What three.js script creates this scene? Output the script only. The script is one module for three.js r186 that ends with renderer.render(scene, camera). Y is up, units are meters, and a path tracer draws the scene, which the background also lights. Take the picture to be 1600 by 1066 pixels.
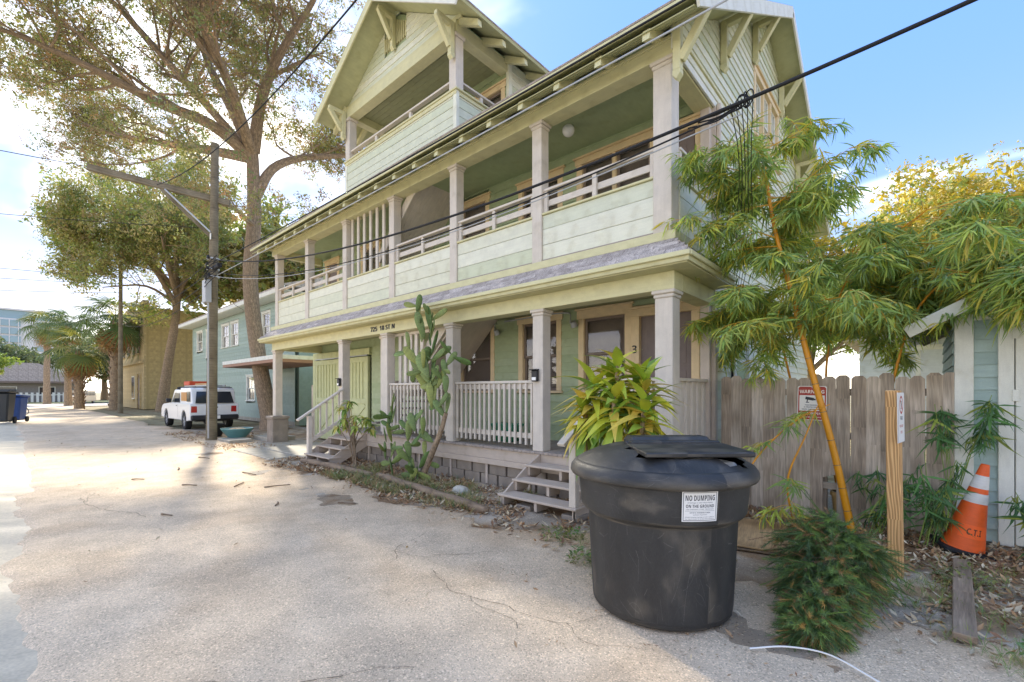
import * as THREE from 'three';
import { mergeGeometries } from 'three/addons/utils/BufferGeometryUtils.js';
import { FontLoader } from 'three/addons/loaders/FontLoader.js';
import { TextGeometry } from 'three/addons/geometries/TextGeometry.js';

// ---------------------------------------------------------------- camera, sky, sun, exposure
const scene = new THREE.Scene();
const camera = new THREE.PerspectiveCamera(2 * Math.atan(533 / 705) * 180 / Math.PI, 1600 / 1066, 0.1, 2000);
camera.position.set(0, 1.65, 0);
camera.lookAt(-0.6668, 1.65, -0.7453);
camera.setViewOffset(1600, 1066, 0, -79, 1600, 1066);          // level camera with a raised lens
const renderer = new THREE.WebGLRenderer({ antialias: true });
renderer.toneMapping = THREE.LinearToneMapping;
renderer.toneMappingExposure = 3.8;
renderer.shadowMap.enabled = true;

const SUN = new THREE.Vector3(-1.15, 0.86, -0.33).normalize();
const sun = new THREE.DirectionalLight(new THREE.Color(1, 0.93, 0.8), 2.5);
sun.position.copy(SUN).multiplyScalar(80); sun.castShadow = true; sun.shadow.radius = 6;
sun.shadow.mapSize.set(4096, 4096);
Object.assign(sun.shadow.camera, { left: -60, right: 60, top: 60, bottom: -60, near: 1, far: 200 });
scene.add(sun); scene.add(sun.target);

function rng(seed) { let s = seed | 0; return () => { s = (s + 0x6d2b79f5) | 0; let t = Math.imul(s ^ (s >>> 15), 1 | s); t = (t + Math.imul(t ^ (t >>> 7), 61 | t)) ^ t; return ((t ^ (t >>> 14)) >>> 0) / 4294967296; }; }
const rand = rng(7), rr = (a, b) => a + (b - a) * rand(), pick = (a) => a[Math.floor(rand() * a.length)];
const clamp = (x, a = 0, b = 1) => Math.min(b, Math.max(a, x)), lerp = (a, b, t) => a + (b - a) * t, smooth = (x, a, b) => { const t = clamp((x - a) / (b - a)); return t * t * (3 - 2 * t); };
// value noise, optionally periodic
const PT = new Float32Array(65536); { const r = rng(99); for (let i = 0; i < 65536; i++) PT[i] = r(); }
const hsh = (x, y) => PT[((x * 73 + y * 179) ^ (x * 7919 + y * 104729)) & 65535];
function vn(x, y, p = 0) {
  const ix = Math.floor(x), iy = Math.floor(y), fx = x - ix, fy = y - iy, m = (v) => p ? ((v % p) + p) % p : v;
  const u = fx * fx * (3 - 2 * fx), v = fy * fy * (3 - 2 * fy), a = m(ix), b = m(ix + 1), c = m(iy), d = m(iy + 1);
  return lerp(lerp(hsh(a, c), hsh(b, c), u), lerp(hsh(a, d), hsh(b, d), u), v);
}
function fbm(x, y, o = 4, p = 0) { let s = 0, a = 0.5, n = 0; for (let i = 0; i < o; i++) { s += a * vn(x, y, p); n += a; x *= 2; y *= 2; p *= 2; a *= 0.5; } return s / n; }

{ // the sky: pale near the horizon and towards the sun, blue away from it, thin torn cloud
  const W = 2048, H = 1024, d = new Float32Array(W * H * 4);
  for (let j = 0; j < H; j++) {
    const el = ((j + 0.5) / H - 0.5) * Math.PI, y = Math.sin(el), c = Math.cos(el);
    for (let i = 0; i < W; i++) {
      const az = ((i + 0.5) / W - 0.5) * 2 * Math.PI, x = Math.cos(az) * c, z = Math.sin(az) * c, k = (j * W + i) * 4;
      const cs = x * SUN.x + y * SUN.y + z * SUN.z, h = Math.max(0, y);
      const hor = Math.pow(1 - h, 9) * 1.55 + Math.pow(1 - h, 3) * 0.13, glow = Math.exp((cs - 1) * 2.6) * 0.06 + Math.exp((cs - 1) * 24) * 0.25;
      let r = lerp(0.066, 0.72, hor) + glow * 0.6, g = lerp(0.15, 0.685, hor) + glow * 0.53, b = lerp(0.36, 0.64, hor) + glow * 0.42;
      if (y > 0.01) {
        const s = 1 / (y + 0.12), u = x * s, v = z * s, wx = fbm(u * 1.3 + 9, v * 1.3, 3);
        const n = fbm(u * 1.1 + wx * 1.6 + 4, v * 2.6 + wx + 20, 6), m = smooth(n, 0.52, 0.78) * 0.5 * smooth(y, 0.0, 0.12);
        const q = fbm(u * 2.1 + 31, v * 2.1 + 7, 5), puff = smooth(q, 0.62, 0.7) * smooth(y, 0.02, 0.1) * (1 - smooth(y, 0.42, 0.6)) * 0.8, a = clamp(m + puff);
        r = lerp(r, 0.72 + glow * 0.4, a); g = lerp(g, 0.7 + glow * 0.38, a); b = lerp(b, 0.66 + glow * 0.33, a);
      } else if (y < 0) { const t = smooth(-y, 0, 0.1); r = lerp(r, 0.3, t); g = lerp(g, 0.29, t); b = lerp(b, 0.27, t); }
      d[k] = r; d[k + 1] = g; d[k + 2] = b; d[k + 3] = 1;
    }
  }
  const t = new THREE.DataTexture(d, W, H, THREE.RGBAFormat, THREE.FloatType);
  t.mapping = THREE.EquirectangularReflectionMapping; t.magFilter = THREE.LinearFilter; t.needsUpdate = true;
  scene.background = t; scene.environment = t;
}

// ---------------------------------------------------------------- textures
function tex(w, h, fn, srgb = true) {
  const d = new Uint8Array(w * h * 4);
  for (let j = 0; j < h; j++) for (let i = 0; i < w; i++) { const c = fn(i / w, j / h, i, j), k = (j * w + i) * 4, a = Array.isArray(c) ? c : [c, c, c]; for (let n = 0; n < 3; n++) d[k + n] = clamp(a[n]) * 255; d[k + 3] = 255; }
  const t = new THREE.DataTexture(d, w, h); t.wrapS = t.wrapT = THREE.RepeatWrapping; t.magFilter = THREE.LinearFilter; t.minFilter = THREE.LinearMipmapLinearFilter; if (srgb) t.colorSpace = THREE.SRGBColorSpace; t.needsUpdate = true; return t;
}
const rep = (t, u, v = u) => { const c = t.clone(); c.repeat.set(u, v); c.needsUpdate = true; return c; };
const tPaint = tex(512, 512, (u, v) => { const n = fbm(u * 8, v * 8, 5, 8), s = fbm(u * 6 + 3, v * 40, 4, 0), g = vn(u * 256, v * 256, 256), st = smooth(fbm(u * 5 + 2, v * 5 + 1, 5, 5), 0.6, 0.74); const k = 0.94 + (n - 0.5) * 0.08 + (s - 0.5) * 0.05 + (g - 0.5) * 0.045; return [k - st * 0.025, k - st * 0.03, k - st * 0.045]; });
const bPaint = tex(256, 256, (u, v) => 0.5 + (fbm(u * 4, v * 60, 3, 0) - 0.5) * 0.5 + (vn(u * 128, v * 128, 128) - 0.5) * 0.4, false);
const tWood = tex(512, 512, (u, v) => { const w = fbm(u * 3, v * 6, 3, 0) * 0.35, g = fbm(u * 3, v * 70 + w * 9, 4, 0), f = fbm(u * 10, v * 160, 3, 0), p = fbm(u * 3 + 5, v * 3, 3, 3); const k = 0.56 + g * 0.26 + f * 0.16 + (p - 0.5) * 0.3; return [k, k * lerp(0.96, 1, p), k * lerp(0.89, 0.99, p)]; });
const bWood = tex(512, 512, (u, v) => { const w = fbm(u * 3, v * 6, 3, 0) * 0.35; return fbm(u * 3, v * 70 + w * 9, 4, 0) * 0.7 + fbm(u * 10, v * 160, 3, 0) * 0.3; }, false);
const tPine = tex(512, 512, (u, v) => { const w = fbm(u * 1.2, v * 7, 3, 0), r = Math.abs(((v * 42 + w * 5) % 1) - 0.5) * 2, f = fbm(u * 6, v * 120, 3, 0); const k = smooth(r, 0.15, 0.95); return [lerp(0.7, 0.92, k) + (f - 0.5) * 0.12, lerp(0.56, 0.78, k) + (f - 0.5) * 0.12, lerp(0.38, 0.58, k) + (f - 0.5) * 0.1]; });
const tBark = tex(512, 512, (u, v) => { const a = Math.abs(fbm(u * 20, v * 5, 5, 0) - 0.5) * 2, b = fbm(u * 48, v * 30, 3, 0); const k = 0.66 + a * 0.34 + (b - 0.5) * 0.3; return [k, k * 0.97, k * 0.92]; });
const bBark = tex(512, 512, (u, v) => Math.abs(fbm(u * 20, v * 5, 5, 0) - 0.5) * 1.6 + fbm(u * 48, v * 30, 3, 0) * 0.3, false);
function pebbles(n, size, seed, base, spread) {
  const f = new Float32Array(size * size).fill(base), r = rng(seed);
  for (let i = 0; i < n; i++) {
    const x = r() * size, y = r() * size, ra = 0.7 + r() * r() * 3.4, v = base + (r() - 0.48) * spread, e = 0.6 + r() * 0.4, an = r() * 3.14, ca = Math.cos(an), sa = Math.sin(an), R = Math.ceil(ra);
    for (let b = -R; b <= R; b++) for (let a = -R; a <= R; a++) { const p = (a * ca + b * sa) / ra, q = (b * ca - a * sa) / (ra * e); if (p * p + q * q <= 1) f[((Math.floor(y + b) + size) % size) * size + (Math.floor(x + a) + size) % size] = v; }
  }
  return f;
}
const peb = pebbles(90000, 1024, 5, 0.86, 0.36), peb2 = pebbles(26000, 1024, 15, 0.76, 0.5);
const tAsph = tex(1024, 1024, (u, v, i, j) => { const k = peb[j * 1024 + i] + (fbm(u * 10, v * 10, 4, 10) - 0.5) * 0.16; return [k, k * 0.985, k * 0.965]; });
const bAsph = tex(1024, 1024, (u, v, i, j) => peb[j * 1024 + i] * 0.9 + (vn(u * 300, v * 300, 300) - 0.5) * 0.3, false);
const tSoil = tex(1024, 1024, (u, v, i, j) => { const n = fbm(u * 9, v * 9, 5, 9), k = peb2[j * 1024 + i] + (n - 0.5) * 0.34, br = smooth(fbm(u * 6 + 2, v * 6, 4, 6), 0.45, 0.7); return [k * lerp(1, 0.86, br), k * lerp(0.98, 0.76, br), k * lerp(0.95, 0.64, br)]; });
const tConc = tex(512, 512, (u, v) => { const n = fbm(u * 6, v * 6, 6, 6), g = vn(u * 200, v * 200, 200); const k = 0.86 + (n - 0.5) * 0.24 + (g - 0.5) * 0.08; return [k, k * 0.985, k * 0.95]; });
const tShin = tex(512, 512, (u, v) => { const g = vn(u * 220, v * 220, 220), n = fbm(u * 7, v * 7, 4, 7); const k = 0.76 + (g - 0.5) * 0.45 + (n - 0.5) * 0.3; return [k, k * 0.99, k * 1.01]; });
const tBin = (() => { // rotomoulded plastic: scuffs, scratches, dust
  const S = 1024, f = new Float32Array(S * S), r = rng(31);
  for (let i = 0; i < 420; i++) { let x = r() * S, y = r() * S, a = (r() - 0.5) * 1.2 + (r() < 0.35 ? 1.57 : 0), L = 10 + r() * r() * 220, s = 0.08 + r() * r() * 0.6, cv = (r() - 0.5) * 0.02; for (let k = 0; k < L; k++) { x += Math.cos(a); y += Math.sin(a); a += cv; const q = ((Math.floor(y) % S + S) % S) * S + (Math.floor(x) % S + S) % S; f[q] = Math.max(f[q], s * (0.5 + r() * 0.5)); } }
  return tex(S, S, (u, v, i, j) => { const n = fbm(u * 6, v * 6, 6, 6), d = smooth(fbm(u * 4 + 8, v * 9, 5, 0), 0.46, 0.72); const k = 0.4 + (n - 0.5) * 0.3 + f[j * S + i] * 1.0 + (vn(u * 400, v * 400, 400) - 0.5) * 0.06; return [k + d * 0.26, k + d * 0.23, k + d * 0.18]; });
})();

// ---------------------------------------------------------------- materials
const C = (r, g, b) => new THREE.Color().setRGB(r, g, b), S = (h) => new THREE.Color(h);
const M = (color, rough = 0.8, o = {}) => new THREE.MeshStandardMaterial({ color, roughness: rough, ...o });
const paint = (c, rough = 0.62, bs = 0.0012) => M(c, rough, { map: tPaint, bumpMap: bPaint, bumpScale: bs });
const m = {
  pale: [paint(S('#e6e5cb')), paint(S('#dddfc4')), paint(S('#ecebd4')), paint(S('#d6dabb'))],
  trim: paint(S('#dcd6a6')), trimB: paint(S('#d4cd9c')), white: paint(S('#ecebdd')), eave: paint(S('#c2c294')),
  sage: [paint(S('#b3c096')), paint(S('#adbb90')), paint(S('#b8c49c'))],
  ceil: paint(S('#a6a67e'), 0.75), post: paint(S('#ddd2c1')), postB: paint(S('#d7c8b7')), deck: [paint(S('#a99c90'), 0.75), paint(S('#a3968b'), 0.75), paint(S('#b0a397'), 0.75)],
  rail: paint(S('#dfd4c3')), stepm: paint(S('#cabaa8'), 0.7), block: [M(S('#a89d92'), 0.92, { map: tConc }), M(S('#a1968b'), 0.92, { map: tConc }), M(S('#ada297'), 0.92, { map: tConc })],
  cream: paint(S('#f0d6a8')), door: paint(S('#857771')), gate: paint(S('#cfd3a0')), dark: M(C(0.012, 0.012, 0.012), 0.9), blind: M(S('#6c6058'), 0.85, { map: tPaint }), blindW: M(S('#cfd3d6'), 0.85, { map: tPaint }),
  sash: paint(S('#857568')), sashW: paint(S('#e6e4d8')), glass: new THREE.MeshPhysicalMaterial({ color: 0xffffff, roughness: 0.03, transmission: 1, thickness: 0, ior: 1.5 }),
  screen: M(C(0.035, 0.033, 0.03), 0.85), glassDark: new THREE.MeshPhysicalMaterial({ color: C(0.03, 0.035, 0.04), roughness: 0.06 }),
  shingle: [M(S('#e8ddcf'), 0.95, { map: tShin }), M(S('#d9cec1'), 0.95, { map: tShin }), M(S('#f0e6d9'), 0.95, { map: tShin }), M(S('#dfd4c7'), 0.95, { map: tShin })],
  black: M(C(0.01, 0.01, 0.011), 0.45), rubber: M(C(0.012, 0.012, 0.013), 0.8), metal: M(C(0.42, 0.43, 0.44), 0.42, { metalness: 0.8 }), galv: M(C(0.45, 0.46, 0.46), 0.6, { metalness: 0.5 }),
  lamp: new THREE.MeshPhysicalMaterial({ color: C(0.86, 0.85, 0.8), roughness: 0.25 }),
  fence: [0, 1, 2, 3, 4].map((i) => M(S(['#e2d3c1', '#d6c7b5', '#ecdecd', '#dccbb8', '#e6d6c2'][i]), 0.9, { map: tWood, bumpMap: bWood, bumpScale: 0.003 })),
  pine: M(S('#f4e6d0'), 0.75, { map: tPine, bumpMap: bWood, bumpScale: 0.0015 }), oldWood: M(S('#b8a28c'), 0.9, { map: tWood, bumpMap: bWood, bumpScale: 0.004 }), poleWood: M(S('#9a8f78'), 0.9, { map: tWood, bumpMap: bWood, bumpScale: 0.004 }),
  bark: M(S('#c9b39b'), 0.95, { map: tBark, bumpMap: bBark, bumpScale: 0.03 }), bark2: M(S('#cdb79c'), 0.95, { map: tBark, bumpMap: bBark, bumpScale: 0.02 }),
  bin: M(S('#84817c'), 0.52, { map: tBin, bumpMap: tBin, bumpScale: 0.002 }),
  conc: M(S('#c6c0b4'), 0.93, { map: tConc }), stone: M(S('#b5ab9c'), 0.95, { map: tConc }),
};
const leafM = (c, tr = 0.35) => new THREE.MeshPhysicalMaterial({ color: c, roughness: 0.75, transmission: tr, thickness: 0, side: THREE.DoubleSide });

// ---------------------------------------------------------------- geometry helpers
const V = (x, y, z) => new THREE.Vector3(x, y, z);
function finish(pos, uvDim, off) { // flat triangles -> geometry with metre uv, u along the longest side
  const g = new THREE.BufferGeometry(); g.setAttribute('position', new THREE.Float32BufferAttribute(pos, 3)); g.computeVertexNormals();
  const n = g.attributes.normal.array, uv = [], ou = off ? off[0] : rand() * 7, ov = off ? off[1] : rand() * 7;
  for (let i = 0; i < pos.length; i += 3) {
    const a = Math.abs(n[i]), b = Math.abs(n[i + 1]), c = Math.abs(n[i + 2]); let p, q;
    if (a >= b && a >= c) { p = 1; q = 2; } else if (b >= c) { p = 0; q = 2; } else { p = 0; q = 1; }
    if (uvDim[q] > uvDim[p]) [p, q] = [q, p];
    uv.push(pos[i + p] + ou, pos[i + q] + ov);
  }
  g.setAttribute('uv', new THREE.Float32BufferAttribute(uv, 2)); return g;
}
function cbox(w, h, d, c = 0.005) { // box with chamfered edges, centred
  const X = w / 2, Y = h / 2, Z = d / 2, pos = []; c = Math.min(c, X * 0.45, Y * 0.45, Z * 0.45);
  const P = (ax, s) => ax === 0 ? [s[0] * X, s[1] * (Y - c), s[2] * (Z - c)] : ax === 1 ? [s[0] * (X - c), s[1] * Y, s[2] * (Z - c)] : [s[0] * (X - c), s[1] * (Y - c), s[2] * Z];
  const tri = (a, b, q) => { const ux = b[0] - a[0], uy = b[1] - a[1], uz = b[2] - a[2], vx = q[0] - a[0], vy = q[1] - a[1], vz = q[2] - a[2]; const nx = uy * vz - uz * vy, ny = uz * vx - ux * vz, nz = ux * vy - uy * vx; if (nx * (a[0] + b[0] + q[0]) + ny * (a[1] + b[1] + q[1]) + nz * (a[2] + b[2] + q[2]) < 0) [b, q] = [q, b]; pos.push(...a, ...b, ...q); };
  const quad = (a, b, q, e) => { tri(a, b, q); tri(a, q, e); };
  const sg = (ax, s, p, t, q) => { const r = [0, 0, 0]; r[ax] = s; r[(ax + 1) % 3] = p; r[(ax + 2) % 3] = q; return r; };
  for (let ax = 0; ax < 3; ax++) for (const s of [-1, 1]) quad(P(ax, sg(ax, s, -1, 0, -1)), P(ax, sg(ax, s, 1, 0, -1)), P(ax, sg(ax, s, 1, 0, 1)), P(ax, sg(ax, s, -1, 0, 1)));
  for (let ax = 0; ax < 3; ax++) for (const a of [-1, 1]) for (const b of [-1, 1]) { const s1 = [0, 0, 0], s2 = [0, 0, 0]; s1[ax] = -1; s2[ax] = 1; s1[(ax + 1) % 3] = s2[(ax + 1) % 3] = a; s1[(ax + 2) % 3] = s2[(ax + 2) % 3] = b; const f1 = (ax + 1) % 3, f2 = (ax + 2) % 3; quad(P(f1, s1), P(f1, s2), P(f2, s2), P(f2, s1)); }
  for (const a of [-1, 1]) for (const b of [-1, 1]) for (const e of [-1, 1]) tri(P(0, [a, b, e]), P(1, [a, b, e]), P(2, [a, b, e]));
  return finish(pos, [w, h, d]);
}
const taken = {};
const numbered = (n) => { if (taken[n] === undefined) { taken[n] = 0; return n; } return n + '_' + String(++taken[n]).padStart(3, '0'); };
function mesh(name, geo, mat, parent = scene, x, y, z) { const o = new THREE.Mesh(geo, mat); o.name = parent === scene ? numbered(name) : name; o.castShadow = o.receiveShadow = true; if (x !== undefined) o.position.set(x, y, z); parent.add(o); return o; }
function tag(o, label, category, group, kind) { o.userData.label = label; if (category) o.userData.category = category; if (group) o.userData.group = group; if (kind) o.userData.kind = kind; return o; }
function thing(name, label, category, p = [0, 0, 0], turn = 0, group) { const o = new THREE.Group(); o.name = numbered(name); scene.add(o); o.position.set(...p); o.rotation.y = turn; return tag(o, label, category, group); }
function part(name, parent, x = 0, y = 0, z = 0, turn = 0) { const o = new THREE.Group(); o.name = name; parent.add(o); o.position.set(x, y, z); o.rotation.y = turn; return o; }
const bx = (name, mat, parent, x0, x1, y0, y1, z0, z1, c) => mesh(name, cbox(Math.abs(x1 - x0), Math.abs(y1 - y0), Math.abs(z1 - z0), c), mat, parent, (x0 + x1) / 2, (y0 + y1) / 2, (z0 + z1) / 2);
function barGeo(p, q, w, h, c) { // bar from p to q: w across, h upright
  const d = q.clone().sub(p), L = d.length(), g = cbox(L, h, w, c), X = d.normalize(), Z = V(0, 0, 1); let up = V(0, 1, 0); if (Math.abs(X.y) > 0.98) up = V(1, 0, 0);
  Z.crossVectors(X, up).normalize(); const Y = V(0, 0, 0).crossVectors(Z, X); g.applyMatrix4(new THREE.Matrix4().makeBasis(X, Y, Z).setPosition(p.clone().add(q).multiplyScalar(0.5))); return g;
}
const bar = (name, mat, parent, p, q, w, h, c) => mesh(name, barGeo(V(...p), V(...q), w, h, c), mat, parent);
function limbGeo(pts, rad, seg = 8, per = 3) { // tapered tube through points
  const cv = new THREE.CatmullRomCurve3(pts, false, 'centripetal'), n = Math.max(2, (pts.length - 1) * per), fr = cv.computeFrenetFrames(n, false), pos = [], uv = [], idx = []; let len = 0, last = null;
  for (let i = 0; i <= n; i++) {
    const t = i / n, p = cv.getPoint(t), k = t * (rad.length - 1), a = Math.floor(Math.min(k, rad.length - 1.001)), r = rad.length > 1 ? lerp(rad[a], rad[a + 1], k - a) : rad[0]; if (last) len += p.distanceTo(last); last = p;
    const N = fr.normals[i], B = fr.binormals[i];
    for (let j = 0; j <= seg; j++) { const an = j / seg * 6.28319, c = Math.cos(an) * r, s = Math.sin(an) * r; pos.push(p.x + N.x * c + B.x * s, p.y + N.y * c + B.y * s, p.z + N.z * c + B.z * s); uv.push(j / seg * Math.max(0.25, Math.round(rad[0] * 6)), len); }
  }
  for (let i = 0; i < n; i++) for (let j = 0; j < seg; j++) { const a = i * (seg + 1) + j, b = a + seg + 1; idx.push(a, b, a + 1, b, b + 1, a + 1); }
  const g = new THREE.BufferGeometry(); g.setAttribute('position', new THREE.Float32BufferAttribute(pos, 3)); g.setAttribute('uv', new THREE.Float32BufferAttribute(uv, 2)); g.setIndex(idx); g.computeVertexNormals(); return g;
}
const wire = (pts, r = 0.012, seg = 5, per = 8) => limbGeo(pts.map((p) => V(...p)), [r], seg, per);
function sag(a, b, s, n = 8) { const o = []; for (let i = 0; i <= n; i++) { const t = i / n; o.push([lerp(a[0], b[0], t), lerp(a[1], b[1], t) - s * 4 * t * (1 - t), lerp(a[2], b[2], t)]); } return o; }
function instanced(name, geo, mat, parent, mats, cols) { const o = new THREE.InstancedMesh(geo, mat, mats.length); o.name = parent === scene ? numbered(name) : name; mats.forEach((q, i) => o.setMatrixAt(i, q)); if (cols) cols.forEach((c, i) => o.setColorAt(i, c)); o.castShadow = o.receiveShadow = true; parent.add(o); return o; }
const lathe = (pts, seg = 32) => new THREE.LatheGeometry(pts.map(([r, y]) => new THREE.Vector2(r, y)), seg);
const cyl = (r0, r1, h, seg = 12) => new THREE.CylinderGeometry(r0, r1, h, seg);
const tf = (g, x, y, z, rx = 0, ry = 0, rz = 0, sx = 1, sy = sx, sz = sx) => g.applyMatrix4(new THREE.Matrix4().compose(V(x, y, z), new THREE.Quaternion().setFromEuler(new THREE.Euler(rx, ry, rz)), V(sx, sy, sz)));
function canvasTex(w, h, draw) { const c = document.createElement('canvas'); c.width = w; c.height = h; draw(c.getContext('2d'), w, h); const t = new THREE.CanvasTexture(c); t.colorSpace = THREE.SRGBColorSpace; return t; }
// lap siding: s runs along the wall, out is +z of the parent group
function lapRow(parent, s0, s1, y0, y1, mat, t0, t1) { // t0,t1: ends at the top edge when the row is cut on a slope
  const a = t0 ?? s0, b = t1 ?? s1, lo = 0.028, hi = 0.01, pos = [], P = (s, y, z) => [s, y, z];
  const q = (A, B, D, E) => pos.push(...A, ...B, ...D, ...A, ...D, ...E);
  q(P(s0, y0, lo), P(s1, y0, lo), P(b, y1, hi), P(a, y1, hi)); q(P(s0, y0, 0), P(s1, y0, 0), P(s1, y0, lo), P(s0, y0, lo));
  q(P(s0, y0, 0), P(s0, y0, lo), P(a, y1, hi), P(a, y1, 0)); q(P(s1, y0, lo), P(s1, y0, 0), P(b, y1, 0), P(b, y1, hi)); q(P(a, y1, hi), P(b, y1, hi), P(b, y1, 0), P(a, y1, 0));
  return mesh('board', finish(pos, [9, 0.2, 0.02]), mat, parent);
}
function siding(parent, y0, y1, exp, mats, span, holes = []) {
  for (let y = y0; y < y1 - 0.02; y += exp) {
    const yt = Math.min(y + exp, y1), [a0, b0, a1, b1] = span(y, yt); if (b0 - a0 < 0.05) continue;
    let cuts = [[a0, b0]];
    for (const [ha, hb, hy0, hy1] of holes) if (yt > hy0 + 0.01 && y < hy1 - 0.01) cuts = cuts.flatMap(([p, q]) => hb <= p || ha >= q ? [[p, q]] : [[p, ha], [hb, q]].filter(([u, w]) => w - u > 0.02));
    for (const [p, q] of cuts) lapRow(parent, p, q, y, yt, pick(mats), p === a0 ? a1 : p, q === b0 ? b1 : q);
  }
}

// ---------------------------------------------------------------- the green house
const XL = -15.42, XR = -2.31, ZF = -5.68, ZW = -7.2, ZB = -15.2;
const font = await new FontLoader().loadAsync('fonts/droid/droid_sans_bold.typeface.json');
function rebase(g, b) { for (const c of g.children) c.position.sub(V(...b)); g.position.set(...b); }
const prism = (pts, depth) => { const s = new THREE.Shape(pts.map(([a, b]) => new THREE.Vector2(a, b))); return new THREE.ExtrudeGeometry(s, { depth, bevelEnabled: false }); };
const plainUV = (g) => { const p = g.index ? g.toNonIndexed() : g; return finish([...p.attributes.position.array], [1, 1, 1]); };
const house = thing('green_house', 'pale green three-storey wooden house with long porches and grey posts along the alley', 'house');

function windowUnit(parent, wall, s0, s1, y0, y1, o = {}) { // outer size of the casing
  const w = part('window', parent, ...wall.p, wall.turn), c = o.casing ?? 0.12, cm = o.cm ?? m.cream, sm = o.sm ?? m.sash, top = o.top ?? 0.15;
  bx('casing', cm, w, s0, s0 + c, y0 + 0.05, y1 - top, -0.1, 0.035); bx('casing', cm, w, s1 - c, s1, y0 + 0.05, y1 - top, -0.1, 0.035);
  bx('head_casing', cm, w, s0 - 0.03, s1 + 0.03, y1 - top, y1 - 0.035, -0.1, 0.042); bx('crown', cm, w, s0 - 0.06, s1 + 0.06, y1 - 0.035, y1, -0.1, 0.075);
  bx('sill', cm, w, s0 - 0.04, s1 + 0.04, y0, y0 + 0.05, -0.1, 0.085);
  const a = s0 + c, b = s1 - c, lo = y0 + 0.05, hi = y1 - top, n = o.units ?? 1, mid = (lo + hi) / 2;
  for (let k = 0; k < n; k++) {
    const p = lerp(a, b, k / n) + (k ? 0.035 : 0), q = lerp(a, b, (k + 1) / n) - (k < n - 1 ? 0.035 : 0), f = 0.05;
    if (k) bx('mullion', cm, w, p - 0.07, p, lo, hi, -0.1, 0.03);
    for (const [u, v, z] of [[lo, mid + 0.02, -0.05], [mid - 0.02, hi, -0.02]]) {
      bx('sash', sm, w, p, p + f, u, v, z - 0.035, z); bx('sash', sm, w, q - f, q, u, v, z - 0.035, z); bx('sash', sm, w, p + f, q - f, u, u + f, z - 0.035, z - 0.001); bx('sash', sm, w, p + f, q - f, v - f, v, z - 0.035, z - 0.001);
      bx('pane', m.glass, w, p + f - 0.004, q - f + 0.004, u + f - 0.004, v - f + 0.004, z - 0.021, z - 0.017, 0.001);
      if (o.grid) for (let g = 1; g < o.grid; g++) { const sx = lerp(p + f, q - f, g / o.grid); bx('muntin', sm, w, sx - 0.01, sx + 0.01, u + f, v - f, z - 0.026, z - 0.006, 0.002); }
    }
    bx('blind', o.blind ?? m.blind, w, p, q, lo, hi, -0.125, -0.11);
  }
  return [s0 + 0.02, s1 - 0.02, y0 + 0.02, y1 - 0.05];
}
const FW = { p: [0, 0, ZW], turn: 0 }, SW = { p: [XR, 0, 0], turn: Math.PI / 2 };
const number = (txt, size, x, y, z, parent, mat = m.black) => { const g = new TextGeometry(txt, { font, size, depth: 0.008, curveSegments: 4 }); return mesh('house_number', g, mat, parent, x, y, z); };

// core body behind the siding, closed gable
{
  bx('inner_wall', m.sage[1], house, XL, XR - 0.03, 0.05, 6.3, ZB, ZW - 0.14);
  const g = plainUV(prism([[-ZW + 0.14, 6.3], [-ZB, 6.3], [10.45, 9.1], [7.4, 7.25]], 12.9)); g.rotateY(Math.PI / 2); g.translate(XL + 0.1, 0, 0); mesh('gable_core', g, m.sage[1], house);
  const g2 = plainUV(prism([[5.66, 6.2], [7.5, 6.2], [7.5, 7.25], [5.66, 6.28]], 12.9)); g2.rotateY(Math.PI / 2); g2.translate(XL + 0.1, 0, 0); mesh('attic_core', g2, m.sage[1], house);
}
// porch walls
const holes1 = [
  windowUnit(house, FW, -8.16, -6.94, 1.62, 3.26), windowUnit(house, FW, -6.24, -5.13, 1.62, 3.2), windowUnit(house, FW, -4.74, -3.66, 1.62, 3.2, { top: 0.19 }),
];
const dr = (s0, s1, y0, y1, nm) => { // a panelled door with casing
  const d = part('door', house, 0, 0, ZW), a = s0 + 0.15, b = s1 - 0.13;
  bx('casing', m.cream, d, s0, a, y0, y1 - 0.17, -0.1, 0.036); bx('casing', m.cream, d, b, s1, y0, y1 - 0.17, -0.1, 0.036); bx('head_casing', m.cream, d, s0 - 0.03, s1 + 0.03, y1 - 0.17, y1 - 0.04, -0.1, 0.043); bx('crown', m.cream, d, s0 - 0.06, s1 + 0.06, y1 - 0.04, y1, -0.1, 0.08);
  bx('slab', m.door, d, a, b, y0, y1 - 0.17, -0.09, -0.045); const w = (b - a);
  for (const [u, v] of [[0.18, 0.72], [0.92, 1.3], [1.42, 2.0]]) for (const [p, q] of [[0.12, 0.47], [0.53, 0.88]]) { bx('panel', m.door, d, a + w * p, a + w * q, y0 + u, y0 + v, -0.05, -0.037, 0.006); }
  mesh('knob', tf(new THREE.SphereGeometry(0.03, 12, 8), a + 0.08, y0 + 1.0, -0.01), m.metal, d);
  if (nm) number(nm, 0.13, s0 + 0.02, y0 + 1.62, 0.038, d); return [s0 + 0.02, s1 - 0.02, y0, y1 - 0.05];
};
holes1.push(dr(-3.66, -2.5, 0.69, 3.1, '3'));
const w1 = part('porch_wall', house, 0, 0, ZW); siding(w1, 0.69, 3.4, 0.152, m.sage, () => [-12.0, XR - 0.1, -12.0, XR - 0.1], holes1);
const holes2 = [windowUnit(house, FW, -4.78, -3.2, 4.5, 6.05, { units: 2 }), windowUnit(house, FW, -6.24, -5.1, 4.5, 6.02, {}), windowUnit(house, FW, -8.1, -7.1, 4.5, 6.1), windowUnit(house, FW, -12.6, -11.5, 4.5, 6.05)];
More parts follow.
